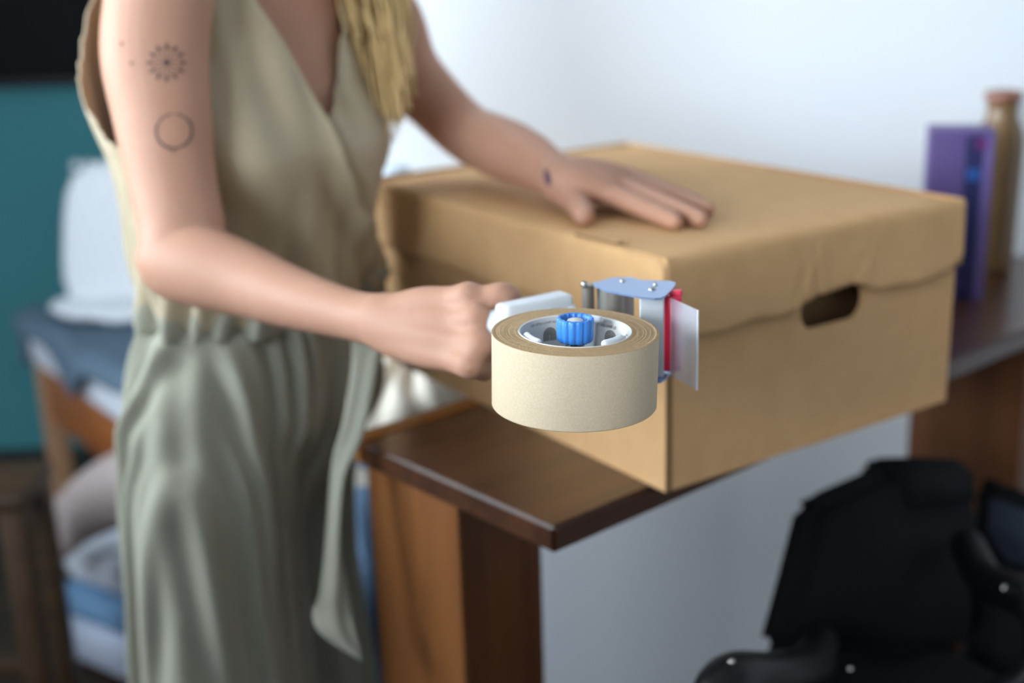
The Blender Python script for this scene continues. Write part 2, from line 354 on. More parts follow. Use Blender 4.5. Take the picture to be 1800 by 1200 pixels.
# lid
LS = .075
lid = obj('lid', (lambda: grid(lambda i, j: A0 + bu * BA * i + bv * BB * j - bz * (.0012 + .0028 * (abs(2 * i - 1) ** 8 + abs(2 * j - 1) ** 10) - .0012 * math.sin(3 * i + 1) * math.sin(5 * j)), 24, 30))(), M_card, box)
solid(lid, .0035, -1)
if lid.data.polygons[0].normal.z < 0: lid.data.flip_normals()
def skirt(o0, e, n, L, seed, rnd=(.02, .02), wav=.0025):
    rs = np.random.default_rng(seed); ph = rs.uniform(0, 6, 6)
    cr = [(rs.uniform(.1, .9) * L, rs.uniform(-.9, .9)) for _ in range(4)]
    def f(i, j):
        s = i * L; dep = LS + .0012 * math.sin(s * 40 + ph[0]) + .0010 * math.sin(s * 95 + ph[1])
        if seed == 3: dep -= .013 * math.exp(-((s - .212) / .048) ** 4)
        if s < rnd[0]: dep *= 1 - .10 * (1 - s / rnd[0]) ** 2
        if s > L - rnd[1]: dep *= 1 - .22 * ((s - L + rnd[1]) / rnd[1]) ** 2
        y = j * dep
        out = wav * j ** 1.5 * (0.9 + .5 * math.sin(s * 31 + ph[2]) + .3 * math.sin(s * 70 + ph[3]))
        for c, k in cr:
            dd = (s - c - k * y); out += -.0014 * math.exp(-(dd / .004) ** 2) * j + .0010 * math.exp(-((dd - .008) / .005) ** 2) * j
        rnde = .003 * (1 - min(1, y / .004)) ** 2
        return o0 + e * s + n * (out - rnde) - bz * (y + .0012)
    return f
for nm, o0, e, n, L, sd, rnd, wv in (('lid_flap', A0, bu, -bv, BA, 3, (.012, .035), .0030), ('lid_flap', A0 + bv * BB, -bv, -bu, BB, 7, (.02, .02), .0014),
                            ('lid_flap', A0 + bu * BA, bv, bu, BB, 9, (.02, .02), .0012), ('lid_flap', A0 + bv * BB + bu * BA, -bu, bv, BA, 11, (.02, .02), .0014)):
    o = obj(nm, grid(skirt(o0, e, n, L, sd, rnd, wv), 120, 14), M_card, lid); solid(o, .0025, 0)
# rounded corner tab standing proud of the lid's left side, and the tab slot
tabp = [(.0015, -.070), (.060, -.0735), (.060, -.003), (.012, -.003), (.006, -.005), (.0025, -.009), (.0015, -.014)]
o = obj('corner_tab', plate(tabp, [], A0 - bu * .0028, bv, bz, bu, .001), M_card, lid, False)
sl = PZ(1012, 412, A0.z + .0009); sr = PZ(1088, 429, A0.z + .0009); sd_ = (sr - sl); sn = V((-sd_.y, sd_.x, 0)).normalized()
o = obj('slot', rbox(sl - bz * .001, sd_, sn * .0042, bz * .0018, .0003), M_cardedge, lid, False); o['label'] = 'dark tab slot'
o = obj('slot_tab', rbox(sl + sd_ * .07 + sn * .0008 - bz * .001, sd_ * .9, sn * .005, bz * .0026, .0008), M_card, lid, False)
o = obj('slot', rbox(sl - sn * .001 - bz * .001, sd_ * .07, sn * .005, bz * .0018, .0005), M_cardin, lid, False)

# ------------------------------------------------------------------ tape roll and dispenser
RC = P(1011, 581, .868)                                # centre of the roll's top face
ax = (V((0, 0, 1)) + _rt * .03).normalized()           # roll axis, leaning a little
rh, ro, ri = .051, .0555, .0365
RB = RC - ax * rh
roll = thing('tape_roll', 'wide roll of brown paper packing tape loaded on the dispenser', 'tape', RB)
pf = [(ri + .0014, 0), (ro - .0005, 0), (ro, .0005), (ro, rh - .0005), (ro - .0004, rh)]
rg = np.random.default_rng(2); r_ = ro - .0004
while r_ > ri + .0022:
    st = rg.uniform(.0004, .0016); pf += [(r_ - .00012, rh - rg.uniform(.0001, .0006)), (r_ - st * .5, rh + rg.uniform(-.0003, .0003))]; r_ -= st
pf += [(ri + .0014, rh - .0003), (ri + .0014, 0)]
obj('tape_edges', lathe([p for p in pf if p[1] > rh - .0008], RB, 160, ax), M_tapeside, roll)
o = obj('paper_tape', lathe([(ri + .0014, 0), (ro - .0005, 0), (ro, .0006), (ro, rh - .0006), (ro - .0004, rh)], RB, 160, ax), M_tapeout, roll); sharp(o)
core = obj('cardboard_core', lathe([(ri, -.0003), (ri + .0014, -.0003), (ri + .0014, rh - .0004), (ri + .001, rh + .0004), (ri, rh), (ri, -.0003)], RB, 128, ax), M_core, roll); sharp(core)
core['label'] = 'white printed core'
# print on the inside of the core, as flat ink on its wall
axn = np.array(ax); cx_ = np.cross(axn, [0, 1, 0]); cx_ /= np.linalg.norm(cx_); cy_ = np.cross(axn, cx_)
def corept(a, h, d=.0001):
    a = R(a); return np.array(RB) + axn * h + (np.array(_rt) * math.cos(a) + np.cross(axn, np.array(_rt)) * math.sin(a)) * (ri - d)
def inkstroke(pts, wdt):
    """polyline of (angle deg, height) drawn wdt wide on the core's inside"""
    vs, fs = [], []
    for i, (a, h) in enumerate(pts):
        a0, h0 = pts[max(i - 1, 0)]; a1, h1 = pts[min(i + 1, len(pts) - 1)]
        tx, ty = (a1 - a0) * R(1) * ri, h1 - h0; l = math.hypot(tx, ty) or 1; nx, ny = -ty / l * wdt / 2, tx / l * wdt / 2
        for s in (1, -1): vs.append(corept(a + s * math.degrees(nx / ri), h + s * ny))
    for i in range(len(pts) - 1): fs.append((2 * i, 2 * i + 1, 2 * i + 3, 2 * i + 2))
    return vs, fs
def arch(a, h, s=1.0):
    out = []
    for r_, b in ((.0046, 0), (.0033, 0), (.0020, 0), (.0008, 0)):
        pts = [(a - math.degrees(r_ * s / ri), h - .0045 * s)] + [(a + math.degrees(-r_ * s * math.cos(R(t)) / ri), h + r_ * s * math.sin(R(t))) for t in range(0, 181, 20)] + [(a + math.degrees(r_ * s / ri), h - .0045 * s)]
        out.append(inkstroke(pts, .0009 * s))
    return joinvf(*out)
for a in (148, 116, 45, 20): obj('arch_mark', arch(a, rh - .0125), M_ink, core, False)
def letters(a0, a1, h, n, hh):
    out = []; rs = np.random.default_rng(int(a0))
    for k in range(n):
        a = a0 + (a1 - a0) * k / n; da = (a1 - a0) / n * .62
        st = rs.integers(0, 4)
        if st == 0: out += [inkstroke([(a, h), (a, h + hh)], hh * .22), inkstroke([(a, h + hh), (a + da, h + hh)], hh * .2), inkstroke([(a, h + hh * .5), (a + da, h + hh * .5)], hh * .2)]
        elif st == 1: out += [inkstroke([(a + da / 2 + da / 2 * math.cos(R(t)), h + hh / 2 + hh / 2 * math.sin(R(t))) for t in range(0, 361, 45)], hh * .2)]
        elif st == 2: out += [inkstroke([(a, h), (a + da / 2, h + hh), (a + da, h)], hh * .2)]
        else: out += [inkstroke([(a, h), (a, h + hh)], hh * .22), inkstroke([(a + da, h), (a + da, h + hh)], hh * .22), inkstroke([(a, h + hh * .5), (a + da, h + hh * .5)], hh * .2)]
    return joinvf(*out)
obj('printed_line', letters(142, 100, rh - .0045, 13, .0016), M_ink, core, False)
obj('printed_line', letters(58, 36, rh - .0060, 8, .0020), M_ink, core, False)
gl = [(14 - 4.5 * math.cos(R(t)), rh - .0095 + .0040 * math.sin(R(t))) for t in range(-60, 301, 30)]
obj('emblem', joinvf(inkstroke(gl, .0009), inkstroke([(14, rh - .0095), (18.5, rh - .0095)], .0009)), M_inkblue, core, False)

disp = thing('tape_dispenser', 'handheld tape dispenser with blue knob and white grip held in the fist', 'dispenser', RB)
def RP(a, r, h):                                     # point in the roll's frame: angle from image right, radius, height above bottom
    a = R(a); return RB + ax * h + (_rt * math.cos(a) + ax.cross(_rt) * math.sin(a)) * r
hub = obj('hub', lathe([(.006, .020), (.0155, .020), (.0175, .022), (.0178, .0275), (.0165, .029), (.0150, .0285), (.0145, .0255), (.006, .0255), (.006, .020)], RB, 64, ax), M_plastic, disp); sharp(hub, 50)
for a, h1, w_ in ((205, .049, 20), (72, .0505, 22), (318, .050, 20)):
    def tabf(i, j, a=a, h1=h1, w_=w_):
        # arm from the hub swelling into an upright finger pressed to the core
        r_ = .016 + (.0345 - .016) * min(1, i * 1.6); h = .024 + (h1 - .024) * max(0, i - .45) / .55 if i > .45 else .024 + .001 * i
        aa = a + (j - .5) * w_ * (.016 / max(r_, .016)) * (1.0 + .9 * i)
        return RP(aa, r_, h)
    o = obj('hub_finger', grid(tabf, 14, 8), M_plastic, hub); solid(o, .0038, 0); applied(o, [('BEVEL', dict(width=.0008, segments=2))]); sharp(o, 50)
    fin = [list(RP(a + da, .0325, h1 + .0003)) + [.0026] for da in (-w_ * .72, -w_ * .3, 0, w_ * .3, w_ * .72)]
    obj('finger_lip', tube(fin, 4, 10), M_plastic, hub)
obj('washer', lathe([(.004, .030), (.0125, .030), (.0125, .0312), (.004, .0312), (.004, .030)], RB, 40, ax), M_rubber, disp)
obj('washer', lathe([(.0098, .0314), (.0112, .0314), (.0112, .0324), (.0098, .0324), (.0098, .0314)], RB, 40, ax), M_plastic, disp)
spr = [list(RP(t * 30, .0062, .032 + .012 * t / 60)) + [.0007] for t in range(61)]
obj('spring', tube(spr, 1, 6), M_steel, disp)
obj('axle', lathe([(.0001, .02), (.0032, .02), (.0032, .058), (.0001, .058)], RB, 24, ax), M_steel, disp)
kb, kt = .0440, .0602
kn = obj('knob', lathe([(.004, kb + .003), (.0108, kb), (.0119, kb + .001), (.0122, kb + .004), (.0125, kt - .0012), (.0119, kt), (.0106, kt), (.0101, kt - .001), (.0098, kt - .007), (.004, kt - .007)], RB, 144, ax, 14, .0010), M_knob, disp)
obj('screw_cap', lathe([(.0055, kt - .008), (.0055, kt - .0022), (.0048, kt - .0014), (.0001, kt - .0010)], RB, 20, ax), M_screw, kn)
# frame plate under the roll, out to the head and to the grip
ZP = RB.z - .0045
def zpts(l, z): return [PZ(x, y, z) for x, y in l]
def prism(l, z, t, mt, name, par, bev=.0005):
    q = zpts(l, z); bm = bmesh.new(); vs = [bm.verts.new(p) for p in q]; f = bm.faces.new(vs)
    r = bmesh.ops.extrude_face_region(bm, geom=[f]); bmesh.ops.translate(bm, vec=(0, 0, -t), verts=[g for g in r['geom'] if isinstance(g, bmesh.types.BMVert)])
    bmesh.ops.recalc_face_normals(bm, faces=bm.faces)
    o = obj(name, bm, mt, par, False); return o
g0 = P(872, 572, .985); g0b = V((g0.x, g0.y, ZP))
fpl = [RP(a, .022, -.0045) for a in range(180, 361, 20)]
hb = [PZ(1130, 645, ZP + .002), PZ(1182, 650, ZP + .002), PZ(1192, 628, ZP + .002), PZ(1040, 612, ZP + .002), PZ(940, 622, ZP + .002), PZ(900, 640, ZP + .002)]
bm = bmesh.new(); allp = [V((p.x, p.y, 0)) for p in fpl + hb]
cen = sum(allp, V()) / len(allp); allp.sort(key=lambda p: math.atan2(p.y - cen.y, p.x - cen.x))
vs = [bm.verts.new((p.x, p.y, ZP)) for p in allp]; f = bm.faces.new(vs); f.normal_update()
r_ = bmesh.ops.extrude_face_region(bm, geom=[f]); bmesh.ops.translate(bm, vec=(0, 0, .0018), verts=[g for g in r_['geom'] if isinstance(g, bmesh.types.BMVert)])
bmesh.ops.recalc_face_normals(bm, faces=bm.faces)
obj('frame_plate', bm, M_blueplate, disp, False)
obj('axle_mount', lathe([(.001, -.0030), (.010, -.0030), (.010, .0195), (.001, .0195)], RB, 24, ax), M_plastg, disp)
HT = RC.z + .0075                                      # top plate of the head
tp = prism([(1043, 500), (1043, 496), (1060, 492), (1072, 488.5), (1084, 487), (1110, 487), (1120, 490), (1130, 492), (1178, 493.5), (1186, 495.5), (1188, 499), (1181, 509), (1170, 519), (1162, 523), (1150, 524), (1122, 521), (1095, 516), (1070, 511)], HT, .0014, M_blueplate, 'head_plate', disp)
for x, y, rr_ in ((1094, 493.5, .0022), (1146, 508, .0030), (1152, 500, .0016)):
    q = PZ(x, y, HT); obj('rivet', lathe([(rr_, 0), (rr_, .0006), (rr_ * .6, .0014), (.0001, .0016)], q, 20), M_steel, tp)
def vcyl(x, y, r_, z0, z1, mt, name, par=disp):
    q = PZ(x, y, z1); return obj(name, lathe([(.0001, z0 - z1), (r_, z0 - z1), (r_, 0), (.0001, 0)], q, 32), mt, par)
o = vcyl(1034, 500, .0046, ZP, HT - .004, M_steeld, 'guide_pin'); sharp(o)
q = PZ(1027, 496, HT); obj('pin_head', lathe([(.0024, -.004), (.0026, -.001), (.0018, .0008), (.0001, .0014)], q, 20), M_steel, disp)
o = vcyl(1084, 505, .0125, ZP, HT - .0016, M_steeld, 'tape_roller'); sharp(o)
q = PZ(1050, 501, HT - .002); q2 = PZ(1068, 503, HT - .002)
obj('bracket', rbox(V((q.x, q.y, ZP)) + V((0, .006, 0)), V((q2.x - q.x, q2.y - q.y, 0)), V((0, .002, 0)), V((0, 0, HT - .004 - ZP)), .0005), M_steel, disp, False)
wl = PZ(1124, 523, HT - .0018); wr = PZ(1167, 521.5, HT - .0018)
obj('guide_panel', rbox(V((wl.x, wl.y, ZP + .001)), V((wr.x - wl.x, wr.y - wl.y, 0)), V((.001, .005, 0)), V((0, 0, HT - .0024 - ZP)), .0012), M_plastg, disp)
hb_ = [(q.x, q.y) for q in zpts([(1043, 500), (1043, 496), (1060, 492), (1084, 488), (1110, 488), (1130, 492), (1178, 493.5), (1186, 496), (1188, 499), (1181, 509), (1170, 519), (1162, 523), (1150, 524), (1122, 521), (1095, 516), (1070, 511)], HT)]
obj('head_base', plate(hb_, [], (0, 0, ZP), (1, 0, 0), (0, 1, 0), (0, 0, 1), .0014), M_blueplate, disp, False)
# red wiper, its nub, and the frosted blade guard
ra, rb_ = PZ(1167, 519, HT - .003), PZ(1198, 520, HT - .003)
obj('wiper', rbox(V((ra.x, ra.y, ZP + .003)), V((rb_.x - ra.x, rb_.y - ra.y, 0)), V((.0005, .004, 0)), V((0, 0, HT - .004 - ZP - .003)), .001), M_red, disp)
na = PZ(1176, 512, HT - .001)
obj('wiper_nub', rbox(V((na.x, na.y, HT - .0075)), V((.0085, -.001, 0)), V((.002, .006, 0)), V((0, 0, .0068)), .001), M_redb, disp)
ga, gb = PZ(1180, 523, HT - .004), PZ(1229, 545, HT - .004)
gd = V((gb.x - ga.x, gb.y - ga.y, 0)); gn = V((gd.y, -gd.x, 0)).normalized()
o = obj('blade_guard', rbox(V((ga.x, ga.y, ZP + .001)), gd, gn * .0009, V((0, 0, HT - .005 - ZP)), .0003, 1), M_frost, disp, False)
gr0 = V((ga.x, ga.y, ZP + .001)) + gd
obj('guard_edge', rbox(gr0 - gd * .03, gd * .035, gn * .0012, V((0, 0, HT - .005 - ZP)), .0003, 1), M_plastg, o, False)
teeth = []
# hand-guard bar and grip
BZ = HT - .013
t0, t1 = PZ(891, 541, BZ), PZ(1011, 516, BZ); bd = t1 - t0; bnn = V((-bd.y, bd.x, 0)).normalized()
ba = obj('hand_guard', rbox(t0 - V((0, 0, .026)), bd, bnn * .019, V((0, 0, .026)), .0055, 4), M_plastic, disp)
rib = [bmvf(rbox(t0 + bd * (.22 + .036 * k) - bnn * .0004 - V((0, 0, .021)), bd * .016, bnn * .0012, V((0, 0, .014)), .0003, 1)) for k in range(20)]
o = obj('grip_ribs', joinvf(*rib), M_plastg, ba, False); o['kind'] = 'stuff'
grp = [list(P(925, 578, .962)) + [.0105], list(P(890, 572, .965)) + [.0120], list(P(866, 574, .975)) + [.0125], list(P(842, 588, .998)) + [.0125], list(P(834, 615, 1.006)) + [.0125], list(P(832, 632, 1.008)) + [.0115]]
obj('grip', tube(grp, 6, 20), M_plastic, disp)
st = [list(P(965, 560, .97)) + [.008], list(P(935, 590, .955)) + [.008], list(P(960, 640, .91)) + [.006]]
obj('grip_arm', tube(st, 6, 14), M_plastic, disp)
st = [list(P(1000, 545, .985)) + [.006], list(P(1015, 585, .96)) + [.006], list(P(1020, 640, .92)) + [.005]]
obj('grip_arm', tube(st, 6, 14), M_plastic, disp)

# ------------------------------------------------------------------ the woman
BY = R(48); F = V((math.sin(BY), -math.cos(BY), 0)); L = V((math.cos(BY), math.sin(BY), 0))
CX, CY = -.268, 1.375
person = thing('person', 'woman in sage green sleeveless jumpsuit resting one hand on the box', 'person', (CX - .03, CY + .01, 0))
def tabl(rows, z):
    rows = sorted(rows); zs = [r[0] for r in rows]; return [float(np.interp(z, zs, [r[k] for r in rows])) for k in range(1, len(rows[0]))]
#       z     a(lat) b(depth) shift along F, x drift
SK = [(.80, .09, .06, -.03, -.025), (.86, .115, .08, -.016, -.020), (.90, .130, .086, -.01, -.016), (1.02, .100, .068, 0, -.003), (1.1, .106, .074, .0, 0), (1.19, .120, .088, .005, 0), (1.27, .132, .082, 0, 0),
      (1.33, .140, .070, -.005, 0), (1.36, .125, .060, -.01, 0), (1.385, .085, .055, -.012, 0), (1.42, .054, .052, -.008, 0), (1.50, .05, .052, .01, 0)]
def secpt(rows, z, ph, extra=0.0):
    a, b, s, dx = tabl(rows, z); n = 2.1
    c, sn_ = math.cos(ph), math.sin(ph); k = (abs(c) ** n + abs(sn_) ** n) ** (-1 / n)
    p = V((CX + dx, CY, z)) + F * s + L * ((a + extra) * sn_ * k) + F * ((b + extra) * c * k)
    return p
def bust(z, ph):
    return .026 * sum(math.exp(-((z - 1.185) / .055) ** 2 - ((ph - s * R(34)) / R(26)) ** 2) for s in (1, -1))
def bustpt(rows, z, ph, extra=0.0):
    return secpt(rows, z, ph, extra) + (F * math.cos(ph) + L * math.sin(ph)) * bust(z, ph)
zs_ = np.linspace(.74, 1.5, 60)
tv_, tf_ = grid(lambda i, j: bustpt(SK, .82 + .68 * j, 2 * math.pi * i), 48, 60, True)
tf_ += [tuple(range(48))[::-1], tuple(range(59 * 48, 60 * 48))]
def T(*l, **k): return tube([list(P(x, y, d)) + [r] for x, y, d, r in l], **k)
def TZp(*l, **k): return tube([list(PZ(x, y, LZ + h)) + [r] for x, y, h, r in l], **k)
LZ = A0.z
CC = lambda z, l, f: list(V((CX, CY, z)) + L * l + F * f)
parts = [(tv_, tf_)]
# right arm (nearer): shoulder, upper arm, elbow, forearm
parts += [tube([CC(1.345, -.08, .0) + [.045], CC(1.352, -.112, .035) + [.047], list(P(284, -30, 1.205)) + [.0485], list(P(272, 90, 1.205)) + [.0490], list(P(285, 200, 1.205)) + [.0450], list(P(302, 310, 1.205)) + [.0405], list(P(318, 395, 1.20)) + [.0395], list(P(322, 440, 1.195)) + [.0400]], n=8, seg=28),
          T((300, 420, 1.20, .030), (313, 452, 1.195, .0385), (360, 470, 1.175, .0375), (433, 494, 1.15, .0325), (500, 519, 1.12, .0275), (567, 540, 1.088, .0232), (623, 555, 1.062, .0208), (668, 564, 1.042, .0220), (700, 572, 1.03, .021), n=8, seg=26),
          T((278, 478, 1.20, .017), (298, 470, 1.195, .026), n=4)]
# right hand, a fist round the grip
parts += [T((672, 556, 1.036, .0195), (700, 556, 1.028, .0195), (745, 536, 1.010, .0150), (795, 527, .994, .0112), (824, 523, .983, .0130), n=6),
          T((672, 562, 1.036, .0205), (710, 567, 1.020, .0190), (760, 566, 1.000, .0152), (806, 564, .984, .0112), (838, 561, .970, .0130), n=6),
          T((672, 568, 1.036, .0205), (710, 582, 1.018, .0190), (760, 595, .995, .0150), (808, 602, .976, .0110), (842, 606, .961, .0126), n=6),
          T((672, 576, 1.036, .0190), (710, 597, 1.018, .0175), (755, 620, .994, .0130), (796, 632, .976, .0102), (826, 640, .960, .0120), n=6),
          T((710, 575, 1.035, .018), (765, 580, 1.025, .0165), (800, 590, 1.015, .013), n=6),
          T((824, 524, .984, .0118), (853, 522, .981, .0094), (884, 519, .979, .0106), (900, 527, .995, .0090), (906, 548, 1.010, .0082), n=6),
          T((838, 562, .972, .0118), (852, 575, .985, .0105), (860, 582, 1.010, .0104), (846, 586, 1.032, .0090), (815, 585, 1.034, .0080), n=6),
          T((842, 606, .963, .0115), (856, 616, .980, .0100), (861, 621, 1.004, .0100), (847, 620, 1.028, .0088), (815, 613, 1.030, .0078), n=6),
          T((826, 640, .962, .0108), (842, 647, .978, .0092), (850, 650, .998, .0092), (838, 647, 1.020, .0080), (810, 640, 1.022, .0070), n=6),
          T((705, 552, 1.035, .018), (745, 548, 1.042, .0145), (795, 556, 1.050, .0115), (835, 570, 1.052, .0105), (866, 580, 1.046, .0085), n=6)]
# left arm across the lid
parts += [tube([CC(1.345, .09, .0) + [.042], CC(1.350, .125, .01) + [.045], list(P(672, 30, 1.465)) + [.0430], list(P(712, 118, 1.485)) + [.0385], list(P(765, 180, 1.50)) + [.0350], list(P(812, 226, 1.505)) + [.0335], list(P(835, 242, 1.50)) + [.0335]], n=8, seg=26),
          T((812, 228, 1.505, .028), (834, 240, 1.495, .0330), (890, 264, 1.43, .0340), (930, 281, 1.385, .0295), (962, 300, 1.352, .0245), (988, 312, 1.330, .0215), (1005, 317, 1.318, .020), n=8, seg=24)]
parts += [TZp((980, 318, .032, .021), (1010, 322, .031, .0185), (1045, 330, .027, .0140), (1075, 341, .021, .0115), n=6),
          TZp((980, 314, .034, .021), (1010, 314, .034, .0185), (1055, 320, .030, .0150), (1098, 331, .022, .0115), n=6),
          TZp((980, 311, .034, .020), (1010, 308, .034, .0180), (1058, 310, .030, .0145), (1108, 320, .021, .0112), n=6),
          TZp((980, 308, .032, .018), (1010, 302, .031, .0165), (1058, 301, .026, .0125), (1108, 310, .018, .0102), n=6),
          TZp((1075, 341, .021, .0115), (1120, 360, .0160, .0106), (1160, 377, .0108, .0097), (1187, 389, .0085, .0084), n=6),
          TZp((1098, 331, .022, .0115), (1155, 354, .0170, .0106), (1202, 373, .0112, .0096), (1231, 385, .0085, .0083), n=6),
          TZp((1108, 320, .021, .0112), (1168, 342, .0155, .0100), (1215, 358, .0104, .0091), (1244, 368, .0080, .0078), n=6),
          TZp((1108, 310, .018, .0102), (1165, 331, .0120, .0082), (1203, 344, .0085, .0072), (1228, 352, .0066, .0062), n=6),
          TZp((985, 325, .028, .0185), (1000, 340, .021, .0165), (1014, 358, .0150, .0130), (1027, 377, .0115, .0110), n=6)]
# legs and feet
for s in (-1, 1):
    la, fo = (.078, -.075) if s > 0 else (.086, -.005); hip = CC(.80, s * la * .9, fo * .6 - .01); kn_ = CC(.46, s * la, fo + .005); an = CC(.09, s * la, fo - .01)
    for q in (hip, kn_, an): q[0] -= .014
    parts += [tube([hip + [.060], [(a + b) / 2 for a, b in zip(hip, kn_)] + [.054], kn_ + [.045], [(a + b) / 2 for a, b in zip(kn_, an)] + [.045], an + [.032], [an[0], an[1], .045, .036]], n=6, seg=20)]
    heel = V((an[0], an[1], .034)) - F * .03; toe = V((an[0], an[1], .018)) + F * .16
    parts += [tube([list(heel) + [.032], list((heel + toe) / 2 + V((0, 0, .012))) + [.036], list(heel * .15 + toe * .85 + V((0, 0, .006))) + [.028], list(toe) + [.016]], n=6, seg=18)]
# neck and head (above the frame), looking down at the box
hc = V((CX, CY, 1.585)) + F * .035
def headf(i, j):
    a, t = 2 * math.pi * i, math.pi * (j * .98 + .01); z = math.cos(t); r = math.sin(t)
    jaw = 1 - .28 * max(0, -z) ** 1.5
    return hc + L * (.072 * r * math.sin(a) * jaw) + F * ((.092 if math.cos(a) > 0 else .098) * r * math.cos(a) * (1 - .12 * max(0, -z))) + V((0, 0, .112 * z)) + F * (.02 * max(0, -z))
hv, hf = grid(headf, 36, 30, True); hf += [tuple(range(36)), tuple(range(29 * 36, 30 * 36))[::-1]]
parts += [(hv, hf), tube([CC(1.36, 0, -.01) + [.056], CC(1.44, 0, .0) + [.05], CC(1.52, 0, .018) + [.052]], n=5, seg=20),
          tube([list(hc + F * .090 + V((0, 0, .012))) + [.007], list(hc + F * .104 + V((0, 0, -.014))) + [.010], list(hc + F * .113 + V((0, 0, -.030))) + [.012]], n=4, seg=12)]
for s in (-1, 1): parts.append(tube([list(hc + L * s * .074 + V((0, 0, .022)) - F * .005) + [.009], list(hc + L * s * .078 + V((0, 0, 0)) - F * .008) + [.012], list(hc + L * s * .073 + V((0, 0, -.026))) + [.008]], n=4, seg=10))
body = obj('body', joinvf(*parts), M_skin, person)
applied(body, [('REMESH', dict(mode='VOXEL', voxel_size=.0026, adaptivity=0)), ('SMOOTH', dict(factor=.5, iterations=7))])
for s in (-1, 1):
    e = obj('eye', lathe([(.0001, -.012), (.008, -.009), (.012, 0), (.008, .009), (.0045, .0113)], hc + F * .0785 + L * s * .031 + V((0, 0, .014)), 20, F), M_eye, body)
    obj('iris', lathe([(.0055, .0105), (.0001, .0125)], hc + F * .0785 + L * s * .031 + V((0, 0, .014)), 16, F), M_iris, e)
obj('mouth', tube([list(hc + F * .089 + L * x + V((0, 0, -.058 + .002 * abs(x) * 40))) + [r] for x, r in ((-.022, .002), (-.01, .0055), (0, .006), (.01, .0055), (.022, .002))], n=4, seg=10), M_lip, body)
# marks on the skin, lying on the arm surface
dg = bpy.context.evaluated_depsgraph_get()
bvh = BVHTree.FromPolygons([v.co + world_loc(body) for v in body.data.vertices], [p.vertices[:] for p in body.data.polygons])
def onskin(x, y):
    d = (P(x, y, 1) - CAM_P).normalized(); h = bvh.ray_cast(CAM_P, d)
    return (h[0] + h[1] * .0004) if h[0] else P(x, y, 1.16)
def blob(x, y, rx, ry, ang, n=10):
    c, s = math.cos(R(ang)), math.sin(R(ang)); pts = [(x, y)] + [(x + rx * math.cos(2 * math.pi * k / n) * c - ry * math.sin(2 * math.pi * k / n) * s, y + rx * math.cos(2 * math.pi * k / n) * s + ry * math.sin(2 * math.pi * k / n) * c) for k in range(n)]
    return [onskin(*p) for p in pts], [(0, 1 + k, 1 + (k + 1) % n) for k in range(n)]
def ring_(x, y, r1, r2, n=40, a0=0, a1=360, sx=1.0):
    vs, fs = [], []
    for k in range(n + 1):
        a = R(a0 + (a1 - a0) * k / n); vs += [onskin(x + r1 * math.cos(a) * sx, y + r1 * math.sin(a)), onskin(x + r2 * math.cos(a) * sx, y + r2 * math.sin(a))]
    for k in range(n): fs.append((2 * k, 2 * k + 1, 2 * k + 3, 2 * k + 2))
    return vs, fs
sun = [blob(293, 110, 7.5, 7, 0)] + [blob(293 + 15 * math.cos(R(a)), 110 + 15 * math.sin(R(a)), 3.5, 1.3, a) for a in range(0, 360, 30)] \
    + [blob(293 + 29 * math.cos(R(a)), 110 + 28 * math.sin(R(a)), 6.5, 3.0, a, 8) for a in range(0, 360, 30)] + [blob(293 + 24 * math.cos(R(a)), 110 + 24 * math.sin(R(a)), 2, 2, a, 6) for a in range(15, 360, 30)]
o = obj('tattoo', joinvf(*sun), M_tat, body, False); o['label'] = 'small sun tattoo on the upper arm'
rn = [ring_(306, 230, 31.5, 28.5, a0=-85, a1=262, sx=1.02), ring_(306, 230, 33.5, 30, a0=-40, a1=60), ring_(306, 230, 33.5, 30, a0=110, a1=200), blob(303, 265, 1.3, 4, -8), blob(309, 264, 1.2, 3.5, 12), blob(297, 262, 1.0, 3, -20)]
o = obj('tattoo', joinvf(*rn), M_tat, body, False); o['label'] = 'open ring tattoo above the elbow'
o = obj('tattoo', joinvf(blob(963, 314, 6, 13, -8), blob(960, 303, 4, 6, 0)), M_tatd, body, False); o['label'] = 'small dark tattoo on the wrist'
for x, y in ((214, 77), (232, 111)): obj('mole', blob(x, y, 3.5, 4, 0), M_mole, body, False)

# jumpsuit top: two wrap panels
GT = [(1.0, .122, .088, .0, -.004), (1.02, .122, .088, .0, -.003), (1.05, .126, .096, 0, .0), (1.09, .130, .102, .0, .0), (1.13, .132, .102, .002, 0), (1.19, .132, .100, .005, 0), (1.27, .140, .092, 0, 0),
      (1.33, .146, .078, -.005, 0), (1.36, .130, .068, -.01, 0), (1.395, .088, .061, -.012, 0), (1.41, .068, .058, -.010, 0)]
def wrapd(a): return (a + math.pi) % (2 * math.pi) - math.pi
def garment(z, ph, off=0.0):
    back = math.exp(-(wrapd(ph - R(190)) / R(55)) ** 2) * .046 * float(smoothstep(1.06, 1.25, z)) * float(1 - .6 * smoothstep(1.27, 1.38, z))
    low = float(1 - smoothstep(1.0, 1.22, z)); hi = float(smoothstep(1.12, 1.30, z))
    f = .0065 * low * math.sin(13 * ph + 14 * z) + .005 * low * math.sin(23 * ph - 30 * z + 1)
    f += .0042 * math.sin(9 * ph + 30 * (z - 1.2)) * (1 - .3 * hi) + .0034 * hi * math.sin(19 * ph + 9 * z)
    f += .016 * low * math.exp(-((ph - R(40) + (z - 1.08) * 5) / .16) ** 2) - .014 * low * math.exp(-((ph - R(22) + (z - 1.08) * 5) / .12) ** 2)
    p = bustpt(GT, z, ph, off) + (F * math.cos(ph) + L * math.sin(ph)) * (f + back)
    return p
gs_ = []
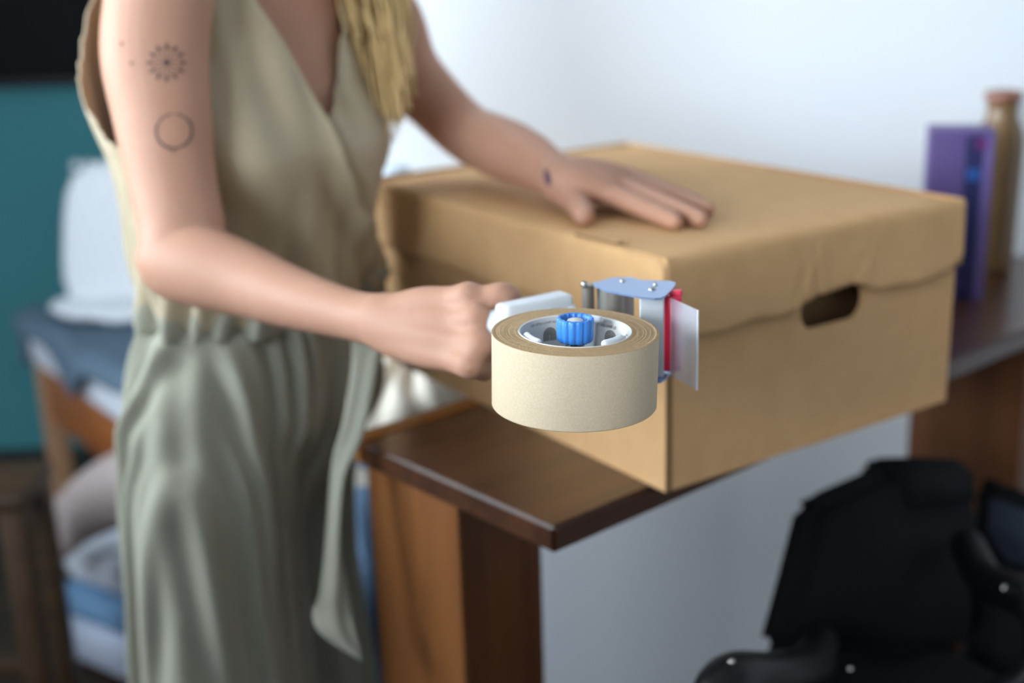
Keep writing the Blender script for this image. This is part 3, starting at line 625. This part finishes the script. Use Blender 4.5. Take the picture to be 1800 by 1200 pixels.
for zz in np.linspace(1.02, 1.40, 77):
    for pp in np.linspace(-80, 100, 91):
        g = garment(float(zz), R(pp)); q = g - CAM_P; d = q.dot(_fw); gs_.append((900 + FPX * q.dot(_rt) / d, 600 - FPX * q.dot(_up) / d, zz, pp, d))
gs_ = np.array(gs_)
def edge_from(l):
    out = []
    for x, y in l:
        e = (gs_[:, 0] - x) ** 2 + (gs_[:, 1] - y) ** 2; k = np.argsort(e)[:3]; k = k[np.argmin(gs_[k, 4])]; out.append((gs_[k, 2], gs_[k, 3]))
    return out
ER = sorted(edge_from([(452, 4), (490, 75), (532, 145), (575, 216), (603, 290), (628, 365), (648, 430)]))
EL = sorted(edge_from([(602, 4), (597, 70), (589, 140), (577, 208)]))
EDGE_R = [(1.0, ER[0][1] + 22)] + ER + [(ER[-1][0] + .04, ER[-1][1] - 7), (1.41, ER[-1][1] - 12)]
EDGE_L = [(1.0, EL[0][1] - 60)] + EL + [(1.41, EL[-1][1] + 14)]
def panel(name, edge, s, off):
    z0, z1 = 1.02, 1.405; nu, nv = 90, 84; keep = []
    def f(i, j):
        z = z0 + (z1 - z0) * j; e = R(tabl(edge, z)[0]); ph = e + (s * math.pi - e) * i ** 1.15
        hem = .003 * math.exp(-(i / .012) ** 2)
        return garment(z, ph, off + hem), ph, z
    dat = [f(i / (nu - 1), j / (nv - 1)) for j in range(nv) for i in range(nu)]
    fs = []
    for j in range(nv - 1):
        for i in range(nu - 1):
            a = j * nu + i; q = (a, a + 1, a + 1 + nu, a + nu); ph = sum(dat[k][1] for k in q) / 4; z = sum(dat[k][2] for k in q) / 4
            c = s * R(92); hgt = .155 if s < 0 else .10; wdt = R(44) if s < 0 else R(30)
            if (wrapd(ph - c) / wdt) ** 2 + ((z - 1.36) / hgt) ** 2 < 1: continue
            fs.append(q)
    return [d[0] for d in dat], fs
top = obj('blouse_panel', panel('r', EDGE_R, -1, .007), M_satin, person); top['label'] = 'outer wrap panel with the diagonal neckline'
lft = obj('blouse_panel', panel('l', EDGE_L, 1, .0005), M_satin, person)
for o in (top, lft):
    bm = bmesh.new(); bm.from_mesh(o.data); bmesh.ops.delete(bm, geom=[v for v in bm.verts if not v.link_faces], context='VERTS'); bm.to_mesh(o.data); bm.free()
    applied(o, [('SMOOTH', dict(factor=.4, iterations=2)), ('SOLIDIFY', dict(thickness=.0022, offset=0))])
# waistband and trousers
wbnd = obj('waistband', grid(lambda i, j: garment(1.008 + .036 * j, 2 * math.pi * i, .004 + .003 * math.sin(math.pi * j) + .001 * math.sin(40 * math.pi * i)) , 160, 8, True), M_linen, person)
solid(wbnd, .003, 0)
TR = [(.66, .070, .055, -.055, -.030), (.74, .100, .075, -.042, -.030), (.80, .126, .090, -.028, -.027), (.85, .145, .101, -.017, -.022), (.90, .157, .110, -.008, -.016), (.97, .140, .100, -.004, -.006), (1.03, .122, .088, 0, -.003)]
pv, pf_ = grid(lambda i, j: secpt(TR, .67 + .345 * j, 2 * math.pi * i), 64, 30, True); pf_ += [tuple(range(64))[::-1], tuple(range(29 * 64, 30 * 64))]
tparts = [(pv, pf_)]
for s, rt_, rb2, lat, fo in ((-1, .095, .106, -.084, .0), (1, .080, .092, .078, -.075)):
    q = [CC(.93, lat * .62, fo * .35), CC(.84, lat * .85, fo * .6), CC(.70, lat, fo), CC(.45, lat * 1.08, fo + .005), CC(.12, lat * 1.12, fo + .0)]
    for k, p in enumerate(q): p[0] -= .014
    tparts.append(tube([q[0] + [rt_ * .86], q[1] + [rt_ * 1.0], q[2] + [rt_], q[3] + [(rt_ + rb2) / 2], q[4] + [rb2]], n=8, seg=32, cap=False))
trs = obj('trousers', joinvf(*tparts), M_linen, person)
applied(trs, [('REMESH', dict(mode='VOXEL', voxel_size=.005, adaptivity=0)), ('SMOOTH', dict(factor=.5, iterations=40)), ('SUBSURF', dict(levels=1, render_levels=1))])
me = trs.data; n_ = len(me.vertices); co = np.empty(n_ * 3); me.vertices.foreach_get('co', co); co = co.reshape(-1, 3); no = np.empty(n_ * 3); me.vertices.foreach_get('normal', no); no = no.reshape(-1, 3)
wl_ = np.array(world_loc(trs)); W = co + wl_
dx, dy = W[:, 0] - (CX - .03), W[:, 1] - CY
lat = dx * L.x + dy * L.y; dep = dx * F.x + dy * F.y; z = W[:, 2]
low = 1 - smoothstep(.55, 1.0, z); fade = 1 - smoothstep(1.0, 1.02, z)
u = np.where(lat < 0, lat * 1.25 - dep * .75, lat * .9 - dep * .9)          # distance round the leg, roughly
u2 = lat * .6 + dep * .8 
f = .0040 * np.sin(u * 105 + 1.6 * np.sin(z * 4)) + .0034 * np.sin(u * 190 + z * 5 + 1.3) + .0022 * np.sin(u * 310 - z * 6) + .0030 * low * np.sin(u * 58 - z * 3 + .6) + .0020 * np.sin(u2 * 140 + z * 3)
f += .0035 * np.sin(u * 260 + 1) * smoothstep(.88, 1.0, z)
f += .004 * np.sin((z * 26 + u * 30)) * np.exp(-((z - .80) / .06) ** 2) * (lat > -.05)
W2 = co + no * (f * fade)[:, None]; me.vertices.foreach_set('co', W2.reshape(-1)); me.update()
# belt tie hanging in front
sl_ = [(618, 585), (615, 650), (599, 742), (581, 810), (572, 925), (562, 1040), (552, 1077), (567, 1113), (629, 1156)]
sr_ = [(668, 585), (661, 650), (640, 765), (606, 843), (598, 907), (604, 994), (614, 1060), (621, 1100), (632, 1157)]
dp = [1.335, 1.325, 1.318, 1.32, 1.325, 1.33, 1.335, 1.335, 1.335]
SL = spline([list(P(x, y, d)) for (x, y), d in zip(sl_, dp)], 6); SR = spline([list(P(x, y, d - .006)) for (x, y), d in zip(sr_, dp)], 6)
nS = len(SL)
o = obj('belt_tie', grid(lambda i, j: V(SL[int(round(j * (nS - 1)))]) * (1 - i) + V(SR[int(round(j * (nS - 1)))]) * i + F * (.006 * math.sin(i * 3.1) + .003 * math.sin(i * 9 + j * 5)), 10, nS), M_linen, person); solid(o, .0016, 0)
# hair
hv_ = []
def lock(pts, r, n): 
    for _ in range(n):
        j = rng.normal(0, 1, 3) * .007; k = rng.normal(0, 1, 3) * .0085; rs = rng.uniform(.6, 1.2); cut = rng.uniform(-.035, .025)
        q = []
        for t, p in enumerate(pts):
            f = t / (len(pts) - 1); e = V(p) + V(j) * (1 - f) + V(k) * (.5 + f * .8) + V((0, 0, cut * f * f))
            q.append(list(e) + [r * rs * (1 - .75 * f ** 2)])
        hv_.append(tube(q, 5, 7))
SH = lambda z, l, f: V((CX, CY, z)) + L * l + F * f
lock([hc + V((0, 0, .10)) + L * .02, hc + L * .085 + V((0, 0, .04)), hc + L * .088 + V((0, 0, -.06)) + F * .02, SH(1.43, .085, .07), P(662, 0, 1.385), P(674, 90, 1.375), P(686, 160, 1.375)], .0030, 200)
lock([hc + V((0, 0, .10)) + L * .02, hc + L * .085 + V((0, 0, .04)) - F * .03, hc + L * .09 + V((0, 0, -.06)), SH(1.42, .11, .06), P(685, 10, 1.40), P(684, 80, 1.395), P(690, 140, 1.395)], .0030, 130)
lock([hc + V((0, 0, .10)) + L * .0, hc + L * .07 + V((0, 0, .05)) + F * .05, hc + L * .075 + V((0, 0, -.06)) + F * .06, SH(1.43, .05, .09), P(625, -10, 1.36), P(634, 40, 1.355), P(650, 90, 1.355)], .0028, 30)
lock([hc + V((0, 0, .10)) - L * .01, hc - L * .085 + V((0, 0, .03)), hc - L * .085 + V((0, 0, -.07)) + F * .02, SH(1.42, -.06, .05), P(452, -25, 1.30), P(455, 25, 1.30)], .007, 12)
for a in range(-150, 151, 12):
    d_ = L * math.sin(R(a)) - F * math.cos(R(a))
    lock([hc + V((0, 0, .115)), hc + d_ * .085 + V((0, 0, .07)), hc + d_ * .104 + V((0, 0, .0)), hc + d_ * .10 + V((0, 0, -.08)), SH(1.44, 0, 0) + d_ * .085 - F * .02], .012, 4) if abs(a) < 115 else None
obj('hair', joinvf(*hv_), M_hair, person)

# ------------------------------------------------------------------ things on the table's far end
pc = PZ(1713, 528, TZ)
pb = thing('carton', 'tall purple carton with a navy band on the table behind the box', 'carton', (pc.x, pc.y, TZ))
pe1 = V((math.cos(R(-14)), math.sin(R(-14)), 0)); pe2 = V((-pe1.y, pe1.x, 0)); PH = .229
p0 = V((pc.x, pc.y, TZ + .0004)) - pe1 * .072
body_c = obj('body', rbox(p0, pe1 * .083, pe2 * .06, bz * PH, .004, 3), M_purple, pb); sharp(body_c, 60)
obj('navy_band', rbox(p0 + pe1 * .047 - pe2 * .0004, pe1 * .0225, pe2 * .0012, bz * (PH - .008) , .0002), M_navy, pb, False)
obj('lilac_strip', rbox(p0 + pe1 * .0695 - pe2 * .0003, pe1 * .0115, pe2 * .0012, bz * (PH - .006), .0002), M_lilac, pb, False)
obj('blue_mark', rbox(p0 + pe1 * .050 - pe2 * .0009 + bz * (PH - .066), pe1 * .0165, pe2 * .0008, bz * .015, .0002), M_bluep, pb, False)
obj('plum_mark', rbox(p0 + pe1 * .058 - pe2 * .0009 + bz * (PH - .024), pe1 * .015, pe2 * .0008, bz * .011, .0002), M_pinkp, pb, False)
bc = PZ(1740, 476, TZ); bs = bc + V((0, .0, 0))
bot = thing('bottle', 'tall brown stoneware bottle with a flared lip behind the purple carton', 'bottle', (bs.x, bs.y, TZ))
k_ = (bs - CAM_P).dot(_fw) / 1.9
obj('body', lathe([(a * k_, b * k_) for a, b in ((.0001, .0005), (.027, .0005), (.030, .004), (.0305, .02), (.0325, .12), (.0335, .175), (.0325, .195), (.028, .210), (.0225, .220), (.0215, .228), (.0215, .243), (.0175, .243), (.0175, .20), (.0001, .19))], (bs.x, bs.y, TZ), 48), M_stone, bot)
obj('lip', lathe([(a * k_, b * k_) for a, b in ((.0215, .243), (.0255, .246), (.0262, .252), (.0255, .2575), (.0235, .2585), (.018, .2575), (.0175, .243), (.0215, .243))], (bs.x, bs.y, TZ), 48), M_lip2, bot)
# shelf on the partition wall with a teal jar
jw = P(703, 300, 2.0); jn = (V((jw.x, jw.y, 0)) - w0).dot(wn); jp = V((jw.x, jw.y, 0)) - wn * (jn + .07)
sz = jw.z - .055
tag(obj('wall_shelf', rbox(V((jp.x, jp.y, sz - .02)) - wd * .08 - wn * .06, wd * .17, wn * .129, bz * .02, .002), M_white, None, False, base=(jp.x, jp.y, sz - .02)), 'white wall shelf behind the cardboard box', 'shelf')
jar = thing('jar', 'small teal jar on the white wall shelf behind the box', 'jar', (jp.x, jp.y, sz))
obj('body', lathe([(.0001, .0005), (.024, .0005), (.028, .006), (.028, .055), (.022, .064), (.0001, .064)], (jp.x, jp.y, sz), 32), M_jar, jar)
obj('lid', lathe([(.0001, .0642), (.0235, .0642), (.0235, .076), (.021, .078), (.0001, .078)], (jp.x, jp.y, sz), 32), M_jarw, jar)

# ------------------------------------------------------------------ laundry hamper behind the table
hp = V((-.130, 1.665, 0))
ham = thing('laundry_hamper', 'round blue-grey denim laundry hamper behind the near table leg', 'hamper', (hp.x, hp.y, 0))
def hamf(i, j):
    a = 2 * math.pi * i; z = .02 + .72 * j; r = .108 + .010 * math.sin(j * 3) + .004 * math.sin(9 * a + 4 * z) + .004 * math.sin(z * 40 + 3 * a)
    return V((hp.x + r * math.cos(a), hp.y + r * math.sin(a), z))
o = obj('basket', grid(hamf, 64, 40, True), M_denim, ham); solid(o, .006, -1)
obj('rim', tube([list(V((hp.x + .112 * math.cos(R(a)), hp.y + .112 * math.sin(R(a)), .745))) + [.008] for a in range(0, 361, 15)], 2, 10), M_denim, ham)
obj('foot', lathe([(.0001, 0), (.095, 0), (.1, .02), (.0001, .02)], hp, 40), M_blackp, ham)
def clf(i, j):
    a = 2 * math.pi * i; r = .118 * math.sin(j * math.pi * .62 + .02); zz = .70 + .15 * (1 - j ** 2.2) + .014 * math.sin(5 * a + 6 * j) * j + .010 * math.sin(11 * a - 9 * j)
    if j > .8: zz -= (j - .8) * .1
    return V((hp.x + r * math.cos(a) * (1 + .04 * math.sin(7 * a)), hp.y + r * math.sin(a), zz))
o = tag(obj('cloth', grid(clf, 80, 40, True), M_cream, None, True, base=(hp.x, hp.y, .75)), 'crumpled cream cloth piled on the laundry hamper', 'cloth'); 

# ------------------------------------------------------------------ bed
K = PZ(62, 640, .40); K.z = 0; e1 = (PZ(215, 746, .40) - PZ(80, 650, .40)); e1.z = 0; e1.normalize(); e2 = V((-e1.y, e1.x, 0))
bed = thing('daybed', 'wooden daybed with white sheet standing by the teal wall', 'bed', K)
BL, BWd = 1.02, .78
obj('rail', rbox(K + e1 * .05 + bz * .27, e1 * (BL - .1), e2 * .03, bz * .13, .006), M_bedwood, bed)
obj('rail', rbox(K + e2 * .03 + bz * .27, e2 * (BWd - .06), e1 * .03, bz * .13, .006), M_bedwood, bed)
obj('rail', rbox(K + e1 * .05 + e2 * (BWd - .03) + bz * .27, e1 * (BL - .1), e2 * .03, bz * .13, .006), M_bedwood, bed)
for a, b in ((0, 0), (BL - .05, 0), (0, BWd - .05), (BL - .05, BWd - .05)): obj('post', rbox(K + e1 * a + e2 * b - e2 * .004, e1 * .05, e2 * .05, bz * .405, .005), M_bedpost, bed)
for k in range(7): obj('slat', rbox(K + e1 * (.06 + k * .14) + e2 * .031 + bz * .385, e1 * .07, e2 * (BWd - .062), bz * .014, .002), M_bedwood, bed, False)
obj('mattress', rbox(K + e1 * .0 - e2 * .012 + bz * .405, e1 * BL, e2 * BWd, bz * .13, .03, 5), M_sheet, bed)
def blf(i, j):
    # i along e1 (with overhang at the far-left end), j across e2 (with drape over the near side)
    s = -.13 + (BL * .98 + .13) * i; t0 = .030 + .085 * math.exp(-((s - .36) / .11) ** 2) + .008 * math.sin(s * 22); t = -t0 + (BWd * .9 + t0) * j
    edge = -.02 - .035 * math.sin(s * 5 + .5) ** 2
    zt_ = .540; z = zt_ + .006 * math.sin(s * 14 + t * 9) + .004 * math.sin(s * 30 - t * 17)
    S, Tt = s, t
    if s < -.012: S = -.025 - .012 * math.sin(t * 14); z = zt_ - ( -s) * (1.1 + .15 * math.sin(t * 9))
    if t < -.012: Tt = -.032 - .010 * math.sin(s * 16); z = min(z, zt_ - (-t) * 1.0)
    return K + e1 * S + e2 * Tt + bz * z
o = obj('blanket', grid(blf, 90, 60), M_blanket, None, True, base=(K.x, K.y, .54)); tag(o, 'blue-grey blanket spread over the white daybed sheet', 'blanket'); solid(o, .008, 1)
# white knitted cushion with bobbles, and a second lying flat
cu0 = P(112, 503, 3.12); cu0.z = .552
def cush(name, label, c, ew, eh, en, w_, h_, t_, mt):
    t = thing(name, label, 'cushion', c)
    def f(i, j):
        a = 2 * math.pi * i; q = math.sin(math.pi * j); ct = math.cos(math.pi * j)
        x = math.copysign(abs(math.cos(a)) ** .55, math.cos(a)); y = math.copysign(abs(math.sin(a)) ** .55, math.sin(a))
        rq = q ** .6
        return c + ew * (w_ / 2 * x * rq) + eh * (h_ / 2 * (y * rq + 1)) + en * (t_ / 2 * math.copysign(abs(ct) ** .8, ct))
    obj('cover', grid(f, 56, 28, True), mt, t)
    bo = []
    for i in range(11):
        for j in range(11):
            u_, v_ = (i + .5 * (j % 2)) / 11 - .48, j / 10 - .5
            k = max(0, 1 - (abs(u_) * 2) ** 3) * max(0, 1 - (abs(v_) * 2) ** 3)
            q = c + ew * u_ * w_ * .92 + eh * (v_ * h_ * .92 + h_ / 2) - en * (t_ / 2 * k ** .4 * .97)
            bo.append(bmvf_ico(q, .0135))
    o = obj('bobble', joinvf(*bo), mt, t); o['kind'] = 'stuff'
    return t
def bmvf_ico(c, r):
    bm = bmesh.new(); bmesh.ops.create_icosphere(bm, subdivisions=1, radius=r, matrix=Matrix.Translation(c)); return bmvf(bm)
ewd = V((.97, -.22, 0)).normalized(); enn = V((.22, .93, -.28)).normalized(); ehh = (V((0, 0, 1)) - enn * enn.z).normalized()
cush('cushion', 'white bobble-knit cushion propped upright on the blue-grey blanket', cu0 + ewd * .17 + V((0, .05, -.01)), ewd, ehh, enn, .40, .38, .11, M_knit)
fl = P(90, 497, 3.14); fl.z = .556
def flatc(i, j):
    a = 2 * math.pi * i; q = math.sin(math.pi * j) ** .6
    return fl + ewd * .19 + ewd * .20 * math.cos(a) * q + V((.1, .9, 0)) * .10 * math.sin(a) * q + bz * (.02 + .022 * math.cos(math.pi * j) + .003 * math.sin(9 * a))
tag(obj('cushion', grid(flatc, 60, 16, True), M_knit, None, True, base=fl), 'flat white throw pillow under the bobble-knit cushion', 'cushion')

# ------------------------------------------------------------------ stool at the left edge
sq = PZ(34, 842, .55); so = thing('stool', 'dark wooden stool at the left edge in front of the teal wall', 'stool', (sq.x, sq.y, 0))
obj('seat', rbox(V((sq.x - .24, sq.y - .08, .522)), V((.27, .0, 0)), V((.0, .16, 0)), bz * .028, .005), M_stoolw, so)
for a, b in ((-.235, -.075), (-.015, -.075), (-.235, .035), (-.015, .035)): obj('leg', rbox(V((sq.x + a, sq.y + b, 0)), V((.04, 0, 0)), V((0, .04, 0)), bz * .521, .004), M_stoolw, so)
for b in (-.065, .045): obj('stretcher', rbox(V((sq.x - .1945, sq.y + b, .15)), V((.179, 0, 0)), V((0, .02, 0)), bz * .03, .003), M_stoolw, so)

# ------------------------------------------------------------------ stack beside the bed
def loaf(c, ew, ed_, eh, w_, d_, h_, n1=.35, wob=.004):
    def f(i, j):
        a = 2 * math.pi * i; q = math.sin(math.pi * j) ** .4; ct = math.cos(math.pi * j)
        x = math.copysign(abs(math.cos(a)) ** n1, math.cos(a)); y = math.copysign(abs(math.sin(a)) ** n1, math.sin(a))
        return c + ew * (w_ / 2 * x * q) + ed_ * (d_ / 2 * y * q) + eh * (h_ / 2 + h_ / 2 * math.copysign(abs(ct) ** .7, ct) + wob * math.sin(5 * a + 3 * j))
    return grid(f, 48, 24, True)
sx = V((.80, -.60, 0)); sy = V((.60, .80, 0)); s0 = PZ(196, 1150, .0)
c1 = V((s0.x, s0.y, .002)) + sx * .06 + sy * .015
tag(obj('pillow', loaf(c1, sx, sy, bz, .33, .18, .115), M_pillow, None, True, base=c1), 'folded white pillow at the bottom of the pile by the trousers', 'pillow')
c2 = c1 + bz * .114 + sx * .02
tag(obj('towel', loaf(c2, sx, sy, bz, .27, .20, .075), M_towelb, None, True, base=c2), 'folded blue towel between the white pillow and white towel', 'towel')
c3 = c2 + bz * .076 + sx * .005
tag(obj('towel', loaf(c3, sx, sy, bz, .255, .17, .095), M_towelw, None, True, base=c3), 'rolled white towel on top of the folded blue towel', 'towel')
# ridged taupe cushion leaning over the pile
rc = [(72, 985), (95, 935), (130, 885), (170, 845), (215, 818), (270, 800)]; rl = [(82, 990), (125, 955), (165, 925), (200, 912), (240, 900), (290, 880)]
RU = spline([list(P(x, y, 2.50 - .0004 * (x - 72))) for x, y in rc], 12); RL = spline([list(P(x, y, 2.44 - .0004 * (x - 72))) for x, y in rl], 12); nR = len(RU)
def rf(i, j):
    k = min(nR - 1, int(round(i * (nR - 1)))); a = V(RU[k]) * (1 - j) + V(RL[k]) * j
    bul = math.sin(math.pi * j) ** .6
    return a + V((-.25, -.8, .5)) * (.028 * bul * math.sin(math.pi * min(1, i * .9 + .06)) ** .5 + .0045 * math.sin(i * 2 * math.pi * 19 + j * 3.0) * bul)
RU = spline([list(P(x, y, 2.50 - .0004 * (x - 72))) for x, y in rc], 44); RL = spline([list(P(x, y, 2.44 - .0004 * (x - 72))) for x, y in rl], 44); nR = len(RU)
o = obj('cushion', grid(rf, nR, 16), M_cord, None, True, base=V(RL[0])); tag(o, 'taupe ridged corduroy cushion leaning over the towel pile', 'cushion'); solid(o, .03, -1)

# ------------------------------------------------------------------ black office chair under the table's far half
ch = thing('office_chair', 'black office chair with padded backrest in front of the table', 'chair', (.62, 1.42, 0))
def slabpix(name, pts, pl, n, t, mt, par, bev=.01):
    """padded slab: an outline on the plane through three points, thickened away from the viewer"""
    o_, a_, b_ = [P(*q) for q in pl]; nn = (a_ - o_).cross(b_ - o_).normalized(); q_ = []
    for x, y in pts:
        d = P(x, y, 1) - CAM_P; q_.append(CAM_P + d * ((o_ - CAM_P).dot(nn) / d.dot(nn)))
    if nn.dot(_fw) < 0: nn = -nn
    bm = bmesh.new(); vs = [bm.verts.new(p) for p in q_]; f_ = bm.faces.new(vs)
    r = bmesh.ops.extrude_face_region(bm, geom=[f_]); bmesh.ops.translate(bm, vec=nn * t, verts=[g for g in r['geom'] if isinstance(g, bmesh.types.BMVert)])
    bmesh.ops.recalc_face_normals(bm, faces=bm.faces)
    bmesh.ops.bevel(bm, geom=list(bm.edges), offset=bev, segments=3, affect='EDGES')
    return obj(name, bm, mt, par)
cpl = [(1385, 1120, 1.37), (1452, 888, 1.42), (1700, 826, 1.56)]
slabpix('backrest', [(1372, 1150), (1402, 1040), (1440, 888), (1462, 872), (1575, 822), (1720, 815), (1730, 1000), (1712, 1150)], cpl, 0, .05, M_black, ch, .016)
slabpix('headrest', [(1590, 815), (1612, 802), (1690, 806), (1718, 822), (1722, 890), (1600, 900)], [(1385, 1120, 1.36), (1452, 888, 1.41), (1700, 826, 1.55)], 0, .07, M_black, ch, .008)
sc_ = P(1560, 1190, 1.30)
obj('seat', loaf(V((sc_.x, sc_.y, .50)), V((.85, .5, 0)).normalized(), V((-.5, .85, 0)).normalized(), bz, .50, .46, .09, .4, 0), M_black, ch)
arm = [list(P(1440, 1130, 1.38)) + [.020], list(P(1420, 1175, 1.30)) + [.024], list(P(1360, 1195, 1.20)) + [.026], list(P(1285, 1205, 1.14)) + [.028], list(P(1268, 1260, 1.13)) + [.024], list(P(1330, 1300, 1.2)) + [.02], list(P(1430, 1300, 1.28)) + [.02]]
obj('armrest', tube(arm, 8, 18), M_blackp, ch)
arm = [list(P(1700, 960, 1.50)) + [.02], list(P(1735, 1020, 1.42)) + [.02], list(P(1790, 1045, 1.34)) + [.022], list(P(1830, 1075, 1.28)) + [.022], list(P(1830, 1180, 1.26)) + [.02], list(P(1740, 1240, 1.3)) + [.02]]
obj('armrest', tube(arm, 8, 18), M_blackp, ch)
obj('column', lathe([(.0001, .06), (.03, .06), (.028, .50), (.0001, .50)], (sc_.x, sc_.y, 0), 24), M_chrome, ch)
for k in range(5):
    a = R(72 * k + 20); e = V((math.cos(a), math.sin(a), 0)); b_ = V((sc_.x, sc_.y, 0))
    obj('base_arm', tube([list(b_ + e * .03 + bz * .085) + [.02], list(b_ + e * .24 + bz * .06) + [.014]], 3, 10), M_blackp, ch)
    obj('caster', lathe([(.0001, -.012), (.022, -.012), (.025, 0), (.022, .012), (.0001, .012)], b_ + e * .25 + bz * .0255, 20, V((-e.y, e.x, 0))), M_blackp, ch)
for x, y, d in ((1286, 1163, 1.115), (1494, 1176, 1.26)):
    obj('chair_glint', bmvf_ico(P(x, y, d), .0035), M_steel, ch)  # small steel ball added to make a glint on the chair
# black backpack with a navy panel at the right edge
bk = thing('backpack', 'black backpack with a navy panel at the right edge by the chair', 'backpack', (P(1850, 1000, 1.62).x, P(1850, 1000, 1.62).y, 0))
bpl = [(1712, 838, 1.66), (1700, 1330, 1.50), (1900, 895, 1.62)]
slabpix('body', [(1735, 828), (1765, 836), (1900, 895), (1960, 1300), (1700, 1330), (1715, 1000)], bpl, 0, .12, M_black, bk, .02)
slabpix('front_panel', [(1742, 872), (1850, 912), (1840, 1005), (1770, 985), (1735, 930)], [(1712, 838, 1.652), (1700, 1330, 1.492), (1900, 895, 1.612)], 0, .006, M_navyf, bk, .002)
zb = [list(P(1745, 1022, 1.585)) + [.004], list(P(1800, 1026, 1.575)) + [.004], list(P(1900, 1040, 1.56)) + [.004]]
obj('zip', tube(zb, 4, 8), M_chrome, bk)
for x, y, d in ((1765, 1034, 1.32),):
    obj('bag_glint', bmvf_ico(P(x, y, d), .004), M_steel, bk)  # small steel ball added to make the glint at the right edge
